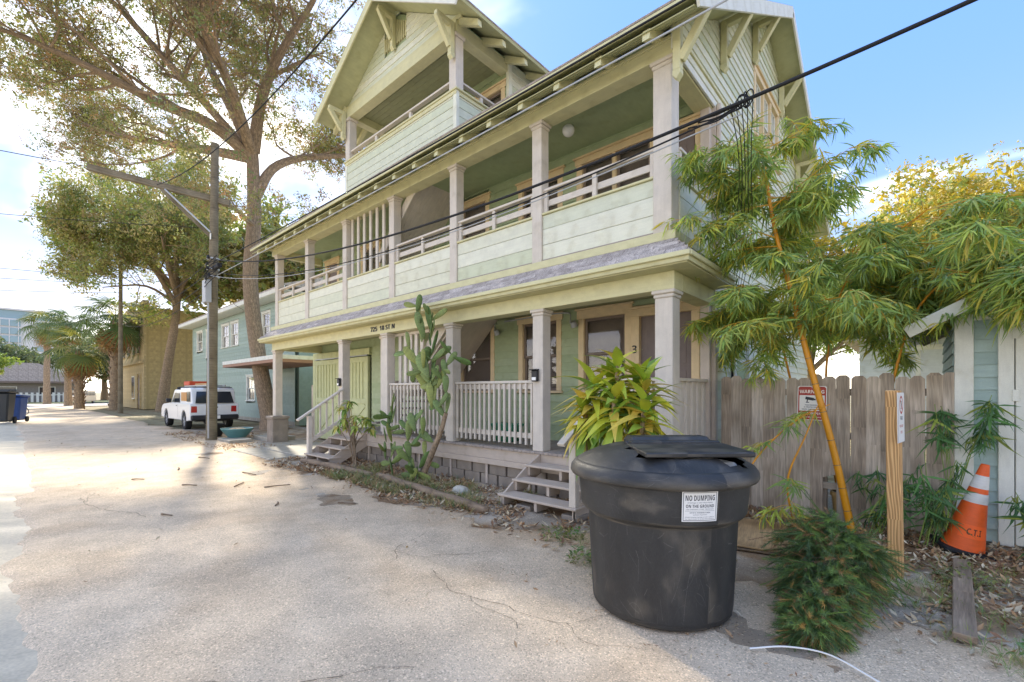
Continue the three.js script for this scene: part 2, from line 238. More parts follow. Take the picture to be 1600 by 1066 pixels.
holes2.push(dr(-3.02, -2.44, 3.78, 5.98, null)); number('6', 0.17, -2.63, 5.17, ZW + 0.045, house);
holes2.push(dr(-14.9, -13.95, 3.78, 6.05, null));
const w2 = part('porch_wall', house, 0, 0, ZW); siding(w2, 3.75, 6.3, 0.152, m.sage, () => [XL + 0.9, XR - 0.1, XL + 0.9, XR - 0.1], holes2);
// right-hand side wall: lap siding up into the gable
const holesS = [windowUnit(house, SW, 8.0, 8.95, 4.35, 5.85, { cm: m.white, blind: m.blindW, sm: m.sashW }), windowUnit(house, SW, 8.2, 9.2, 1.5, 2.98, { cm: m.white, blind: m.blindW, sm: m.sashW }),
  windowUnit(house, SW, 9.45, 11.5, 6.5, 7.9, { units: 3, cm: m.cream, sm: m.sashW, grid: 3 }), windowUnit(house, SW, 11.6, 12.6, 4.35, 5.85, { cm: m.white, blind: m.blindW, sm: m.sashW })];
const sideW = part('side_wall', house, XR, 0, 0, Math.PI / 2), gz = (y) => y < 6.12 ? [7.28, 15.1] : [Math.max(5.6, 5.18 + (y - 6.13) / 0.591), Math.min(15.2, 15.7 - (y - 6.13) / 0.591)];
siding(sideW, 0.3, 6.0, 0.152, m.pale, () => [7.3, 15.15, 7.3, 15.15], holesS);
siding(sideW, 6.22, 9.2, 0.152, m.pale, (y, t) => { const [a, b] = gz(y), [c, d] = gz(t); return [a, b, c, d]; }, holesS);
bx('belt_board', m.white, sideW, 5.6, 15.2, 6.0, 6.1, 0, 0.034); bx('belt_board', m.pale[2], sideW, 5.6, 15.2, 6.1, 6.19, 0, 0.05); bx('drip_cap', m.trim, sideW, 5.56, 15.2, 6.19, 6.22, 0, 0.075);
bx('corner_board', m.postB, sideW, 7.2, 7.3, 0.3, 6.0, -0.1, 0.036); bx('downspout', m.postB, sideW, 7.215, 7.275, 3.75, 6.05, 0.04, 0.1, 0.012);
// gable brackets
function bracket(z, yb, yt, out, xw, turn = Math.PI / 2, mat = m.trim) { // knee brace: leg on the wall, arm under the roof, diagonal strut
  const b = part('bracket', house, turn ? xw : z, 0, turn ? z : xw, turn);
  bx('wall_leg', mat, b, -0.05, 0.05, yb + 0.08, yt, 0.03, 0.13, 0.008); const f = plainUV(prism([[0.03, yb + 0.08], [0.13, yb + 0.08], [0.13, yb + 0.03], [0.08, yb - 0.03], [0.03, yb + 0.02]], 0.1)); f.rotateY(-Math.PI / 2); f.translate(0.05, 0, 0); mesh('leg_foot', f, mat, b);
  bx('arm', mat, b, -0.045, 0.045, yt - 0.1, yt, 0.13, out, 0.008); mesh('strut', barGeo(V(0, yb + 0.2, 0.12), V(0, yt - 0.06, out - 0.02), 0.085, 0.1), mat, b); return b;
}
const ru = (z) => 6.1 + 0.591 * (-5.18 - z);   // underside of the main roof on its front slope
for (const [z, yb] of [[-5.62, 5.6], [-7.49, 6.68], [-9.36, 7.82], [-11.54, 7.82], [-13.41, 6.68]]) bracket(z, yb, (z < -10.45 ? ru(-20.9 - z) : ru(z)) - 0.02, 0.46, XR);

// main roof: two slabs, rafter tails, rake boards
{
  const roof = part('main_roof', house), sl = Math.atan(0.591), L = 5.27 / Math.cos(sl), x0 = XL - 0.45, x1 = -1.83;
  for (const s of [1, -1]) { // front, back
    const g = cbox(x1 - x0 - 0.04, 0.05, L, 0.004); tf(g, (x0 + x1) / 2, 7.72, -10.45 + s * 2.635, s * sl); mesh('roof_deck', g, m.eave, roof);
    const h = cbox(x1 - x0 + 0.02, 0.025, L + 0.03, 0.003); tf(h, (x0 + x1) / 2, 7.766, -10.45 + s * 2.645, s * sl); mesh('shingles', h, m.shingle[1], roof);
    const f = cbox(0.035, 0.2, L + 0.02, 0.004); tf(f, x1 + 0.0, 7.66, -10.45 + s * 2.635, s * sl); mesh('rake_board', f, m.white, roof);
  }
  bx('eave_trim', m.trim, roof, x0, x1 - 0.02, 6.125, 6.19, -5.19, -5.165);
  for (let k = 0; k < 20; k++) { const x = -2.47 - 0.68 * k; if (x < XL) break; const g = plainUV(prism([[0, 0], [0.02, 0.135], [0.52, 0.43], [0.52, 0.27]], 0.095)); g.rotateY(Math.PI / 2); g.translate(x - 0.047, 5.965, -5.22); mesh('rafter_tail', g, m.trim, roof); }
  for (let k = 0; k < 4; k++) { const z0 = -5.2 - 0.13 * k; const y = ru(z0) - 0.028; bx('soffit_board', m.eave, roof, x0 + 0.05, x1 - 0.05, y - 0.006, y + 0.006, z0 - 0.118, z0, 0.002).rotation.x = sl; }
  bx('frieze', m.eave, roof, XL, XR + 0.02, 6.2, 6.42, ZF - 0.12, ZF - 0.09);
}
// two-storey porch posts and beams
function column(x, y0, y1, w, mat, pw) { const c = part('porch_column', house, x, 0, ZF - w / 2); bx('shaft', mat, c, -w / 2, w / 2, y0, y1 - 0.1, -w / 2, w / 2, 0.008); bx('necking', mat, c, -w / 2 - 0.015, w / 2 + 0.015, y1 - 0.1, y1 - 0.05, -w / 2 - 0.015, w / 2 + 0.015, 0.012); bx('capital', mat, c, -w / 2 - 0.035, w / 2 + 0.035, y1 - 0.05, y1, -w / 2 - 0.035, w / 2 + 0.035, 0.01); if (pw) { bx('pedestal', m.block[0], c, -0.24, 0.24, 0, 0.78, -0.24, 0.24, 0.015); bx('pedestal_cap', m.block[2], c, -0.27, 0.27, 0.78, 0.87, -0.27, 0.27, 0.015); } return c; }
for (const x of [-10.98, -8.95, -6.71, -4.53]) column(x, 0.69, 2.97, 0.21, m.post);
column(-2.44, 0.69, 2.97, 0.24, m.post); column(-15.3, 0.87, 2.97, 0.22, m.post, true);
for (const x of [-12.95, -10.78, -8.68, -6.6, -4.55]) column(x, 3.72, 5.98, 0.195, m.post);
column(-2.46, 3.72, 5.98, 0.25, m.post); column(-15.12, 3.72, 5.98, 0.2, m.post);
bx('porch_beam', m.trim, house, XL, XR + 0.02, 2.97, 3.2, ZF - 0.24, ZF + 0.02); bx('porch_beam', m.trim, house, XR - 0.24, XR + 0.021, 2.972, 3.2, ZW + 0.02, ZF - 0.242); bx('porch_beam', m.trim, house, XL, XL + 0.22, 2.972, 3.2, ZW, ZF - 0.242);
bx('porch_beam', m.trim, house, XL, XR + 0.02, 5.98, 6.2, ZF - 0.26, ZF + 0.02); bx('beam_crown', m.trimB, house, XL - 0.02, XR + 0.06, 6.155, 6.2, ZF + 0.02, ZF + 0.06); bx('porch_beam', m.trim, house, XR - 0.26, XR - 0.01, 5.982, 6.2, ZW, ZF - 0.262); bx('porch_beam', m.trim, house, XL, XL + 0.2, 5.982, 6.2, ZW, ZF - 0.262);
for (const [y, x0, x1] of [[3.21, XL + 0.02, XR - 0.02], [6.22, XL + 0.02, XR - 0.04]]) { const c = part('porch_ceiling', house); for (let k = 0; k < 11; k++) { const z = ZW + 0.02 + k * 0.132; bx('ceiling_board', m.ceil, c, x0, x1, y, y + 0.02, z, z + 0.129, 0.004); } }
bx('porch_floor', m.deck[0], house, XL, XR, 3.56, 3.76, ZW - 0.1, ZF - 0.03);
// half walls of the upper porch
{
  const hw = part('half_wall', house), px = [-15.12, -12.95, -10.78, -8.68, -6.6, -4.55, -2.46];
  for (let i = 0; i < 6; i++) {
    const a = px[i] + (i ? 0.1 : 0.1), b = px[i + 1] - (i === 5 ? 0.125 : 0.1);
    let y = 3.72; for (const h of [0.27, 0.25, 0.225]) { bx('board', pick(m.pale), hw, a, b, y + 0.003, y + h - 0.003, ZF - 0.09, ZF - 0.035 + rr(-0.002, 0.002), 0.004); y += h; }
    bx('cap', m.trim, hw, a, b, 4.468, 4.5, ZF - 0.12, ZF - 0.005);
    if (i !== 2) { // rail with a centre stub and a mid rail
      const c = (a + b) / 2, z = ZF - 0.1; bx('top_rail', m.rail, hw, a, b, 4.85, 4.89, z - 0.06, z + 0.06); bx('mid_rail', m.rail, hw, a, b, 4.62, 4.72, z - 0.03, z, 0.004);
      for (const s of [a + 0.035, c, b - 0.035]) bx('rail_stub', m.rail, hw, s - 0.035, s + 0.035, 4.5, 4.85, z, z + 0.045, 0.005);
    } else for (let k = 0; k < 7; k++) { const s = lerp(a + 0.1, b - 0.1, k / 6); bx('slat', m.rail, hw, s - 0.045, s + 0.045, 4.5, 5.98, ZF - 0.14, ZF - 0.1, 0.005); }
  }
  const sw = part('half_wall', house, XR, 0, 0, Math.PI / 2); let y = 3.72;
  for (const h of [0.27, 0.25, 0.225]) { bx('board', pick(m.pale), sw, 5.93, 7.2, y + 0.003, y + h - 0.003, -0.09, -0.01 + rr(-0.002, 0.002), 0.004); y += h; }
  bx('cap', m.trim, sw, 5.93, 7.2, 4.468, 4.5, -0.12, 0.02); bx('top_rail', m.rail, sw, 5.93, 7.2, 4.85, 4.89, -0.12, 0.0); bx('mid_rail', m.rail, sw, 5.93, 7.2, 4.62, 4.72, -0.09, -0.06, 0.004); for (const s of [5.97, 6.57, 7.16]) bx('rail_stub', m.rail, sw, s - 0.035, s + 0.035, 4.5, 4.85, -0.06, -0.015, 0.005);
  bx('wall_post', m.postB, house, XR - 0.16, XR - 0.02, 3.76, 5.98, ZW, ZW + 0.1); bx('wall_post', m.postB, house, XR - 0.16, XR - 0.02, 0.69, 2.97, ZW, ZW + 0.1);
  bx('band_board', m.trim, house, XL - 0.03, XR + 0.045, 3.6, 3.715, ZF - 0.1, ZF + 0.045); bx('band_board', m.trim, house, XR - 0.1, XR + 0.046, 3.602, 3.715, ZW - 0.1, ZF - 0.102);
}
// skirt roof with single shingle tabs
{
  const sk = part('skirt_roof', house), ang = Math.atan2(0.29, 0.33), o = 0.31, L = Math.hypot(0.29, 0.35);
  const deckOf = (A, B, Cc, D) => { const o2 = []; const dn = (q) => [q[0], q[1] - 0.03, q[2]], Q = (p, q, r, t) => o2.push(...p, ...q, ...r, ...p, ...r, ...t); Q(A, B, Cc, D); Q(dn(D), dn(Cc), dn(B), dn(A)); Q(A, dn(A), dn(B), B); Q(B, dn(B), dn(Cc), Cc); Q(Cc, dn(Cc), dn(D), D); Q(D, dn(D), dn(A), A); return finish(o2, [9, 1, 1]); };
  mesh('roof_deck', deckOf([XL - o, 3.335, ZF + o], [XR + o, 3.335, ZF + o], [XR, 3.625, ZF - 0.01], [XL, 3.625, ZF - 0.01]), m.shingle[1], sk); mesh('roof_deck', deckOf([XR + o, 3.335, ZF + o], [XR + o, 3.335, ZW - 0.05], [XR, 3.625, ZW - 0.05], [XR, 3.625, ZF]), m.shingle[1], sk);
  for (let r = 0; r < 5; r++) { // rows from the eave up
    const t = (r + 0.5) / 5, zo = lerp(o, -0.005, t), y = lerp(3.335, 3.625, t) + 0.012, x1 = XR + zo;
    for (let x = XL - zo + (r % 2) * 0.17; x < x1 - 0.05; x += 0.335) { const w = Math.min(0.328, x1 - x), g = cbox(w, 0.009, 0.105, 0.002); tf(g, x + w / 2, y + rr(-0.002, 0.003), ZF + zo, ang + 0.05 + rr(-0.015, 0.02)); mesh('shingle', g, pick(m.shingle), sk); }
    for (let z = ZF + zo - 0.17 * (r % 2); z > ZF - 1.25; z -= 0.335) { const w = 0.328, g = cbox(w, 0.009, 0.105, 0.002); g.rotateX(ang + 0.05); g.rotateY(Math.PI / 2); g.translate(XR + zo, y, z - w / 2); mesh('shingle', g, pick(m.shingle), sk); }
  }
  bx('soffit', m.trimB, sk, XL - o + 0.03, XR + o - 0.03, 3.2, 3.22, ZF - 0.02, ZF + o - 0.03); bx('soffit', m.trimB, sk, XR - 0.02, XR + o - 0.032, 3.2, 3.22, ZW, ZF - 0.022);
  bx('fascia', m.trimB, sk, XL - o, XR + o, 3.215, 3.29, ZF + o - 0.03, ZF + o); bx('gutter', m.trim, sk, XL - o - 0.01, XR + o + 0.02, 3.272, 3.335, ZF + o + 0.001, ZF + o + 0.035, 0.012);
  bx('fascia', m.trimB, sk, XR + o - 0.03, XR + o - 0.001, 3.215, 3.29, ZW, ZF + o - 0.032); bx('gutter', m.trim, sk, XR + o, XR + o + 0.034, 3.272, 3.334, ZW, ZF + o, 0.012);
  bx('fascia', m.trimB, sk, XL - o, XL - o + 0.03, 3.215, 3.29, ZF - 0.3, ZF + o - 0.032);
}
{ const g = new TextGeometry('725  18 ST N', { font, size: 0.105, depth: 0.01, curveSegments: 4 }); g.computeBoundingBox(); const s = 0.98 / (g.boundingBox.max.x - g.boundingBox.min.x); g.scale(s, 1, 1); mesh('house_number', g, m.black, house, -9.5, 3.04, ZF + 0.022); }
// third floor gable with balcony
{
  const d = part('gable_balcony', house), a = -10.78, b = -6.52, cx = -8.65, yt = 7.42;
  for (let y = 6.28; y < yt - 0.06; y += 0.172) bx('board', pick(m.pale), d, a + 0.09, b - 0.09, y, Math.min(y + 0.164, yt), ZF - 0.08, ZF - 0.035 + rr(-0.002, 0.002), 0.004);
  for (let y = 6.28; y < yt - 0.06; y += 0.172) bx('board', pick(m.pale), d, b - 0.08, b - 0.035, y, Math.min(y + 0.164, yt), ZW, ZF - 0.1, 0.004);
  bx('corner_board', m.pale[2], d, b - 0.1, b - 0.005, 6.2, yt, ZF - 0.1, ZF - 0.02); bx('corner_board', m.pale[2], d, a, a + 0.1, 6.2, yt, ZF - 0.1, ZF - 0.02);
  bx('cap', m.trim, d, a - 0.03, b + 0.03, yt, yt + 0.035, ZF - 0.14, ZF + 0.01); bx('cap', m.trim, d, b - 0.12, b + 0.031, yt + 0.001, yt + 0.034, ZW, ZF - 0.142);
  bx('apron', m.trim, d, a, b, yt - 0.075, yt - 0.003, ZF - 0.03, ZF - 0.012); bx('apron', m.trim, d, b - 0.028, b - 0.01, yt - 0.075, yt - 0.003, ZW, ZF - 0.1);
  for (const x of [a + 0.12, b - 0.12]) { bx('post', m.post, d, x - 0.1, x + 0.1, yt + 0.036, 8.45, ZF - 0.22, ZF - 0.02, 0.008); bx('capital', m.post, d, x - 0.13, x + 0.13, 8.45, 8.52, ZF - 0.25, ZF + 0.01, 0.012); }
  bx('top_rail', m.rail, d, a + 0.22, b - 0.22, 7.66, 7.7, ZF - 0.16, ZF - 0.06); for (const x of [-9.45, -8.1]) bx('rail_stub', m.rail, d, x - 0.04, x + 0.04, yt + 0.036, 7.66, ZF - 0.14, ZF - 0.08);
  bx('top_rail', m.rail, d, b - 0.17, b - 0.07, 7.66, 7.7, ZW, ZF - 0.22); bx('rail_stub', m.rail, d, b - 0.15, b - 0.09, yt + 0.036, 7.66, -6.5, -6.43);
  bx('beam', m.trim, d, a, b, 8.52, 8.76, ZF - 0.24, ZF - 0.01); bx('beam', m.trim, d, b - 0.23, b - 0.012, 8.522, 8.76, ZW - 0.1, ZF - 0.242); bx('beam', m.trim, d, a + 0.012, a + 0.23, 8.522, 8.76, ZW - 0.1, ZF - 0.242);
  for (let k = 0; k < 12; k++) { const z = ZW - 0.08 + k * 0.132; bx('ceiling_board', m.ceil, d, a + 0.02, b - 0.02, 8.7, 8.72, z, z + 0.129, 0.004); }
  bx('floor', m.deck[0], d, a + 0.02, b - 0.02, 6.3, 6.42, ZW, ZF - 0.1);
  const gt = part('gable_wall', house, 0, 0, ZF - 0.1), hs = (y) => Math.max(0, (10.2 - y) / 0.6 - 0.12);
  siding(gt, 8.86, 10.2, 0.145, m.pale, (y, t) => [cx - hs(y), cx + hs(y), cx - hs(t), cx + hs(t)], [[cx - 0.42, cx + 0.42, 9.38, 9.95]]); bx('band_board', m.trim, gt, a - 0.1, b + 0.1, 8.765, 8.86, -0.02, 0.05);
  for (let k = 0; k < 11; k++) { const x = cx - 0.4 + k * 0.08, h = 9.95 - Math.abs(x - cx) * 0.6; bx('louvre', m.trimB, gt, x - 0.018, x + 0.018, 9.38, h, 0, 0.03, 0.004); } bx('vent_back', m.trimB, gt, cx - 0.42, cx + 0.42, 9.38, 9.78, -0.05, -0.02);
  const bw = part('balcony_wall', house, 0, 0, ZW); siding(bw, 6.42, 8.7, 0.152, m.sage, () => [a + 0.05, b - 0.05, a + 0.05, b - 0.05], [windowUnit(house, FW, -7.55, -6.62, 6.95, 8.4, {})]);
  bx('dormer_core', m.sage[1], house, a + 0.05, b - 0.05, 6.3, 8.76, -13.5, ZW - 0.14); { const g = plainUV(prism([[a, 8.76], [b, 8.76], [cx, 10.1]], 8)); g.translate(0, 0, -13.8); mesh('gable_core', g, m.sage[1], house); }
  const dw = part('side_wall', house, b, 0, 0, Math.PI / 2); siding(dw, 6.9, 8.76, 0.152, m.pale, () => [7.2, 9.5, 7.2, 9.5]); bx('corner_board', m.pale[2], dw, 7.15, 7.26, 6.6, 8.76, -0.05, 0.035);
  const rf = part('gable_roof', house), sl = Math.atan(0.6), L = 2.73 / Math.cos(sl), z0 = -13.8, z1 = -5.19;
  for (const s of [-1, 1]) {
    const g = cbox(L, 0.05, z1 - z0 - 0.04, 0.004); tf(g, cx + s * 1.365, 9.35, (z0 + z1) / 2, 0, 0, -s * sl); mesh('roof_deck', g, m.eave, rf);
    const h = cbox(L + 0.03, 0.025, z1 - z0 + 0.02, 0.003); tf(h, cx + s * 1.375, 9.392, (z0 + z1) / 2, 0, 0, -s * sl); mesh('shingles', h, m.shingle[1], rf);
    const f = cbox(L + 0.02, 0.19, 0.035, 0.004); tf(f, cx + s * 1.365, 9.29, z1, 0, 0, -s * sl); mesh('rake_board', f, s > 0 ? m.white : m.trim, rf);
    for (let k = 0; k < 9; k++) { const z = -5.75 - k * 0.66, p = plainUV(prism([[0, 0], [0.02, 0.13], [0.6, 0.48], [0.6, 0.33]], 0.09)); if (s > 0) { p.applyMatrix4(new THREE.Matrix4().makeRotationY(Math.PI)); } p.translate(cx + s * 2.68, 8.37, z); mesh('rafter_tail', p, m.trim, rf); }
  }
  for (const [x, s] of [[a + 0.06, -1], [b - 0.06, 1]]) bracket(x, 8.0, 8.68, 0.46, ZF - 0.02, 0); bracket(cx, 9.25, 10.0, 0.46, ZF - 0.1, 0);
}
// deck, skirting blocks, balustrades
{
  const dk = part('deck', house); for (let x = -11.06, k = 0; x < XR - 0.04; x += 0.0905, k++) bx('deck_board', pick(m.deck), dk, x, x + 0.086, 0.652, 0.69, ZW + 0.02, ZF + 0.06 + rr(-0.006, 0.006), 0.004);
  bx('rim_board', m.stepm, dk, -11.06, XR, 0.47, 0.65, ZF - 0.02, ZF + 0.025); bx('rim_board', m.stepm, dk, -11.06, XR, 0.37, 0.468, ZF - 0.02, ZF + 0.04); bx('rim_board', m.stepm, dk, XR - 0.04, XR + 0.004, 0.37, 0.65, ZW, ZF - 0.022); bx('rim_board', m.stepm, dk, -11.06, -11.02, 0.1, 0.65, ZW, ZF - 0.022);
  const fd = part('foundation', house); bx('sill_beam', m.oldWood, fd, -11, XR - 0.05, 0.36, 0.6, ZF - 0.6, ZF - 0.45); for (let x = -10.8; x < -2.5; x += 2.05) bx('pier', m.block[1], fd, x, x + 0.3, 0, 0.36, ZF - 0.65, ZF - 0.4);
  for (let r = 0; r < 2; r++) for (let x = -11 + r * 0.21; x < XR - 0.1; x += 0.43) bx('block', pick(m.block), fd, x, Math.min(x + 0.39, XR), r * 0.19, r * 0.19 + 0.186, ZF - 0.16, ZF - 0.01 + rr(-0.004, 0.004), 0.008);
  for (let x = -10.6; x < -2.6; x += 0.98) bx('batten', m.stepm, fd, x, x + 0.05, 0.02, 0.37, ZF - 0.005, ZF + 0.02, 0.004);
  const balus = (x0, x1) => { const b = part('balustrade', house), z = ZF - 0.1; bx('top_rail', m.rail, b, x0, x1, 1.79, 1.835, z - 0.045, z + 0.055); bx('upper_rail', m.rail, b, x0, x1, 1.69, 1.78, z - 0.02, z + 0.015, 0.004); bx('lower_rail', m.rail, b, x0, x1, 0.87, 0.96, z - 0.02, z + 0.015, 0.004); const n = Math.round((x1 - x0) / 0.125); for (let k = 0; k < n; k++) { const x = lerp(x0, x1, (k + 0.5) / n); bx('baluster', m.rail, b, x - 0.019, x + 0.019, 0.77 + rr(-0.008, 0.008), 1.785, z + 0.016, z + 0.054, 0.003); } };
  balus(-8.84, -6.82); balus(-6.6, -4.64); balus(-3.12, -2.57);
  { const b = part('balustrade', house, XR, 0, 0, Math.PI / 2); bx('top_rail', m.rail, b, 5.92, 7.2, 1.79, 1.835, -0.15, -0.04); for (let k = 0; k < 11; k++) { const s = 5.96 + k * 0.112; bx('board', m.rail, b, s, s + 0.09, 0.7, 1.79, -0.11, -0.085 + (k % 2) * 0.02, 0.004); } }
  // slatted stair screen and the stair behind it
  const sc = part('stair_screen', house); bx('head_rail', m.rail, sc, -9.5, -7.6, 2.9, 2.965, ZF - 0.28, ZF - 0.2); for (const x of [-9.42, -9.2, -8.68, -8.48, -8.28, -8.08, -7.88]) bx('slat', m.rail, sc, x - 0.05, x + 0.05, x < -9 ? 0.7 : x > -8.2 ? 2.35 : 1.8, 2.9, ZF - 0.26, ZF - 0.22, 0.005);
  const st = part('inner_stair', house); mesh('stringer', barGeo(V(-8.9, 1.5, -6.02), V(-7.1, 3.2, -6.02), 0.05, 0.28), m.rail, st); mesh('soffit', barGeo(V(-8.6, 1.55, -6.6), V(-6.8, 3.25, -6.6), 1.1, 0.04), m.postB, st); bx('newel', m.postB, st, -9.05, -8.93, 0.69, 1.9, -6.1, -5.98); for (let k = 0; k < 5; k++) bx('tread', m.deck[1], st, -10.2 + k * 0.25, -9.9 + k * 0.25, 0.85 + k * 0.18, 0.89 + k * 0.18, -7.1, -6.05);
  const s2 = part('upper_stair', house); for (let k = 0; k < 9; k++) { const z = -7.1 + k * 0.128; mesh('soffit_board', barGeo(V(-9.6, 4.75, z + 0.06), V(-7.95, 6.22, z + 0.06), 0.124, 0.03), m.post, s2); } mesh('stringer', barGeo(V(-9.6, 4.8, -5.93), V(-7.95, 6.27, -5.93), 0.04, 0.2), m.rail, s2);
}
// front steps
function steps(x0, x1, railX, side) {
  const s = part('front_steps', house); const tr = [[0.18, -4.72], [0.355, -5.0], [0.53, -5.3]];
  tr.forEach(([y, z], i) => { bx('tread', m.stepm, s, x0 + (i ? 0.0 : -0.03), x1 + 0.02, y - 0.035, y, z - 0.3, z, 0.008); });
  for (const x of [x0 + 0.05, (x0 + x1) / 2, x1 - 0.03]) { tr.forEach(([y, z], i) => bx('support', m.stepm, s, x - 0.025, x + 0.025, i ? tr[i - 1][0] + 0.002 : 0.02, y - 0.036, z - 0.29, z - 0.03, 0.004)); }
  const sp = plainUV(prism([[4.75, 0.02], [4.98, 0.02], [5.66, 0.36], [5.66, 0.66], [5.3, 0.49], [5.02, 0.32], [4.75, 0.14]], 0.03)); sp.rotateY(Math.PI / 2); for (const x of [x0 + 0.005, x1 - 0.034]) { const q = sp.clone(); q.translate(x, 0, 0); mesh('stringer', q, m.stepm, s); }
  if (side) for (const x of [x0 + 0.42, x1 - 0.1]) bx('footing', m.block[2], s, x - 0.13, x + 0.13, 0, 0.07, -5.02, -4.76, 0.01);
  bx('rail_post', m.rail, s, railX - 0.05, railX + 0.05, 0.18, side ? 1.1 : 1.07, -4.86, -4.76); bar('handrail', m.rail, s, [railX, side ? 0.99 : 0.97, -4.52], [railX, 1.72, -5.66], 0.11, 0.045); if (!side) { bar('lower_rail', m.rail, s, [railX, 0.45, -4.8], [railX, 0.95, -5.66], 0.05, 0.09); for (let k = 0; k < 5; k++) { const t = (k + 0.7) / 5.4, z = lerp(-4.8, -5.66, t); bx('baluster', m.rail, s, railX - 0.018, railX + 0.018, lerp(0.45, 0.95, t), lerp(1.13, 1.7, t), z - 0.018, z + 0.018, 0.003); } }
}
steps(-4.48, -3.18, -3.24, true); steps(-10.88, -9.66, -10.8, false);
// carriage doors of the open bay
for (const [a, b] of [[-15.5, -13.82], [-13.78, -12.1]]) {
  const d = part('gate_leaf', house, 0, 0, ZW + 0.06); bx('slab', m.gate, d, a, b, 0.06, 2.7, -0.06, 0); for (const [u, v] of [[a, a + 0.14], [b - 0.14, b]]) bx('stile', m.gate, d, u, v, 0.06, 2.7, 0, 0.03); for (const [u, v] of [[0.06, 0.24], [1.28, 1.44], [2.54, 2.7]]) bx('rail', m.gate, d, a + 0.14, b - 0.14, u, v, 0, 0.029);
  for (let k = 1; k < 7; k++) { const x = lerp(a + 0.14, b - 0.14, k / 7); bx('batten', m.gate, d, x - 0.03, x + 0.03, 1.44, 2.54, 0, 0.022, 0.004); } bar('brace', m.gate, d, [a + 0.18, 0.3, 0.012], [b - 0.18, 1.24, 0.012], 0.02, 0.1);
}
bx('gate_header', m.gate, house, -15.6, -12, 2.75, 2.95, ZW - 0.05, ZW + 0.1); bx('slide_track', m.metal, house, -15.5, -12.1, 2.72, 2.75, ZW + 0.06, ZW + 0.12); bx('gate_jamb', m.gate, house, -15.72, -15.54, 0, 2.95, ZW - 0.1, ZW + 0.08); bx('gable_panel', m.sage[1], house, -15.42, -11.1, 2.95, 3.3, ZW - 0.1, ZW);
// small fittings
{ const l = part('porch_light', house, -4.43, 6.12, -6.4); mesh('globe', new THREE.SphereGeometry(0.105, 24, 16), m.lamp, l); mesh('collar', cyl(0.06, 0.07, 0.06), m.trimB, l, 0, 0.1, 0); }
for (const [x, y] of [[-4.55, 1.9], [-10.98, 1.88]]) { const f = part('flood_light', house, x, y, ZF + 0.01); bx('housing', m.black, f, -0.06, 0.06, -0.09, 0.09, 0.002, 0.06, 0.012); bx('lens', m.lamp, f, -0.04, 0.04, -0.07, -0.02, 0.06, 0.066, 0.003); bx('hood', m.black, f, -0.065, 0.065, 0.09, 0.11, 0.002, 0.1, 0.006); }
{ const c = part('conduit', house, 0, 0, ZW + 0.06); for (const [x0, x1, y0] of [[-8.4, -6.9, 3.12], [-6.6, -4.9, 3.1]]) { mesh('pipe', wire([[x0, y0 + 0.06, 0], [x1 - 0.1, y0 + 0.06, 0], [x1, y0 + 0.02, 0], [x1, y0 - 0.15, 0]], 0.018, 8), m.galv, c); mesh('spot_head', tf(cyl(0.05, 0.07, 0.1), x1 + 0.12, y0 - 0.18, 0.06, 0.6), m.galv, c); mesh('spot_arm', wire([[x1, y0 - 0.15, 0], [x1 + 0.12, y0 - 0.14, 0.03]], 0.012, 6), m.galv, c); } }
rebase(house, [-8.85, 0, -10.4]);
{ const t = thing('storage_tub', 'green plastic tub behind the porch balusters', 'tub', [-5.95, 0.69, -6.5]); const gm = M(S('#3f9a72'), 0.45, { map: tPaint }); mesh('body', lathe([[0, 0], [0.21, 0], [0.25, 0.28], [0.27, 0.29], [0.27, 0.31], [0.24, 0.31], [0.2, 0.02], [0, 0.02]], 4).rotateY(Math.PI / 4).scale(1.5, 1, 0.9), gm, t); mesh('lid', cbox(0.6, 0.03, 0.37, 0.01), gm, t, 0, 0.325, 0); }

// ---------------------------------------------------------------- ground, alley, concrete
function sheet(name, xs, zf, color, mat, hf) { // xs: columns; zf(x) -> list of z rows
  const pos = [], col = [], uv = [], idx = []; let rows = 0;
  xs.forEach((x, i) => { const zs = zf(x); rows = zs.length; zs.forEach((z, j) => { const edge = j === 0 || j === rows - 1; pos.push(x, hf(x, z) - (edge ? 0.05 : 0), z); const c = color(x, z); col.push(...c); uv.push(x / 2.3, z / 2.3); }); });
  for (let i = 0; i < xs.length - 1; i++) for (let j = 0; j < rows - 1; j++) { const a = i * rows + j, b = a + rows; idx.push(a, a + 1, b, b, a + 1, b + 1); }
  const g = new THREE.BufferGeometry(); g.setAttribute('position', new THREE.Float32BufferAttribute(pos, 3)); g.setAttribute('color', new THREE.Float32BufferAttribute(col, 3)); g.setAttribute('uv', new THREE.Float32BufferAttribute(uv, 2)); g.setIndex(idx); g.computeVertexNormals();
  const o = mesh(name, g, mat); o.userData.kind = 'structure'; return o;
}
const stepsOf = (a, b, f) => { const o = [a]; while (o[o.length - 1] < b) o.push(o[o.length - 1] + f(o[o.length - 1])); return o; };
const ndist = (x) => Math.max(0, Math.abs(x + 3) - 8);
const XS = stepsOf(-150, 9, (x) => 0.09 + ndist(x) * 0.06);
const edgeR = (x) => { const n = (fbm(x * 1.3 + 3, 4, 4) - 0.5) * (x > -3 ? 1.7 : 0.9) + (fbm(x * 7, 9, 3) - 0.5) * 0.35; let z = -4.05; if (x > -3) z = lerp(-4.05, -4.3, smooth(x, -3, 0.2)); if (x < -11) z = lerp(-4.05, -4.9, smooth(-x, 11, 16)); return z + n * (x < -30 ? 0.3 : 1); };
const edgeL = (x) => (x < -10.75 ? -0.36 : -0.12) + (fbm(x * 1.1 + 40, 2, 5) - 0.5) * (x < -10.75 && x > -20 ? 0.1 : 0.34) + (fbm(x * 9, 3, 3) - 0.5) * 0.09;
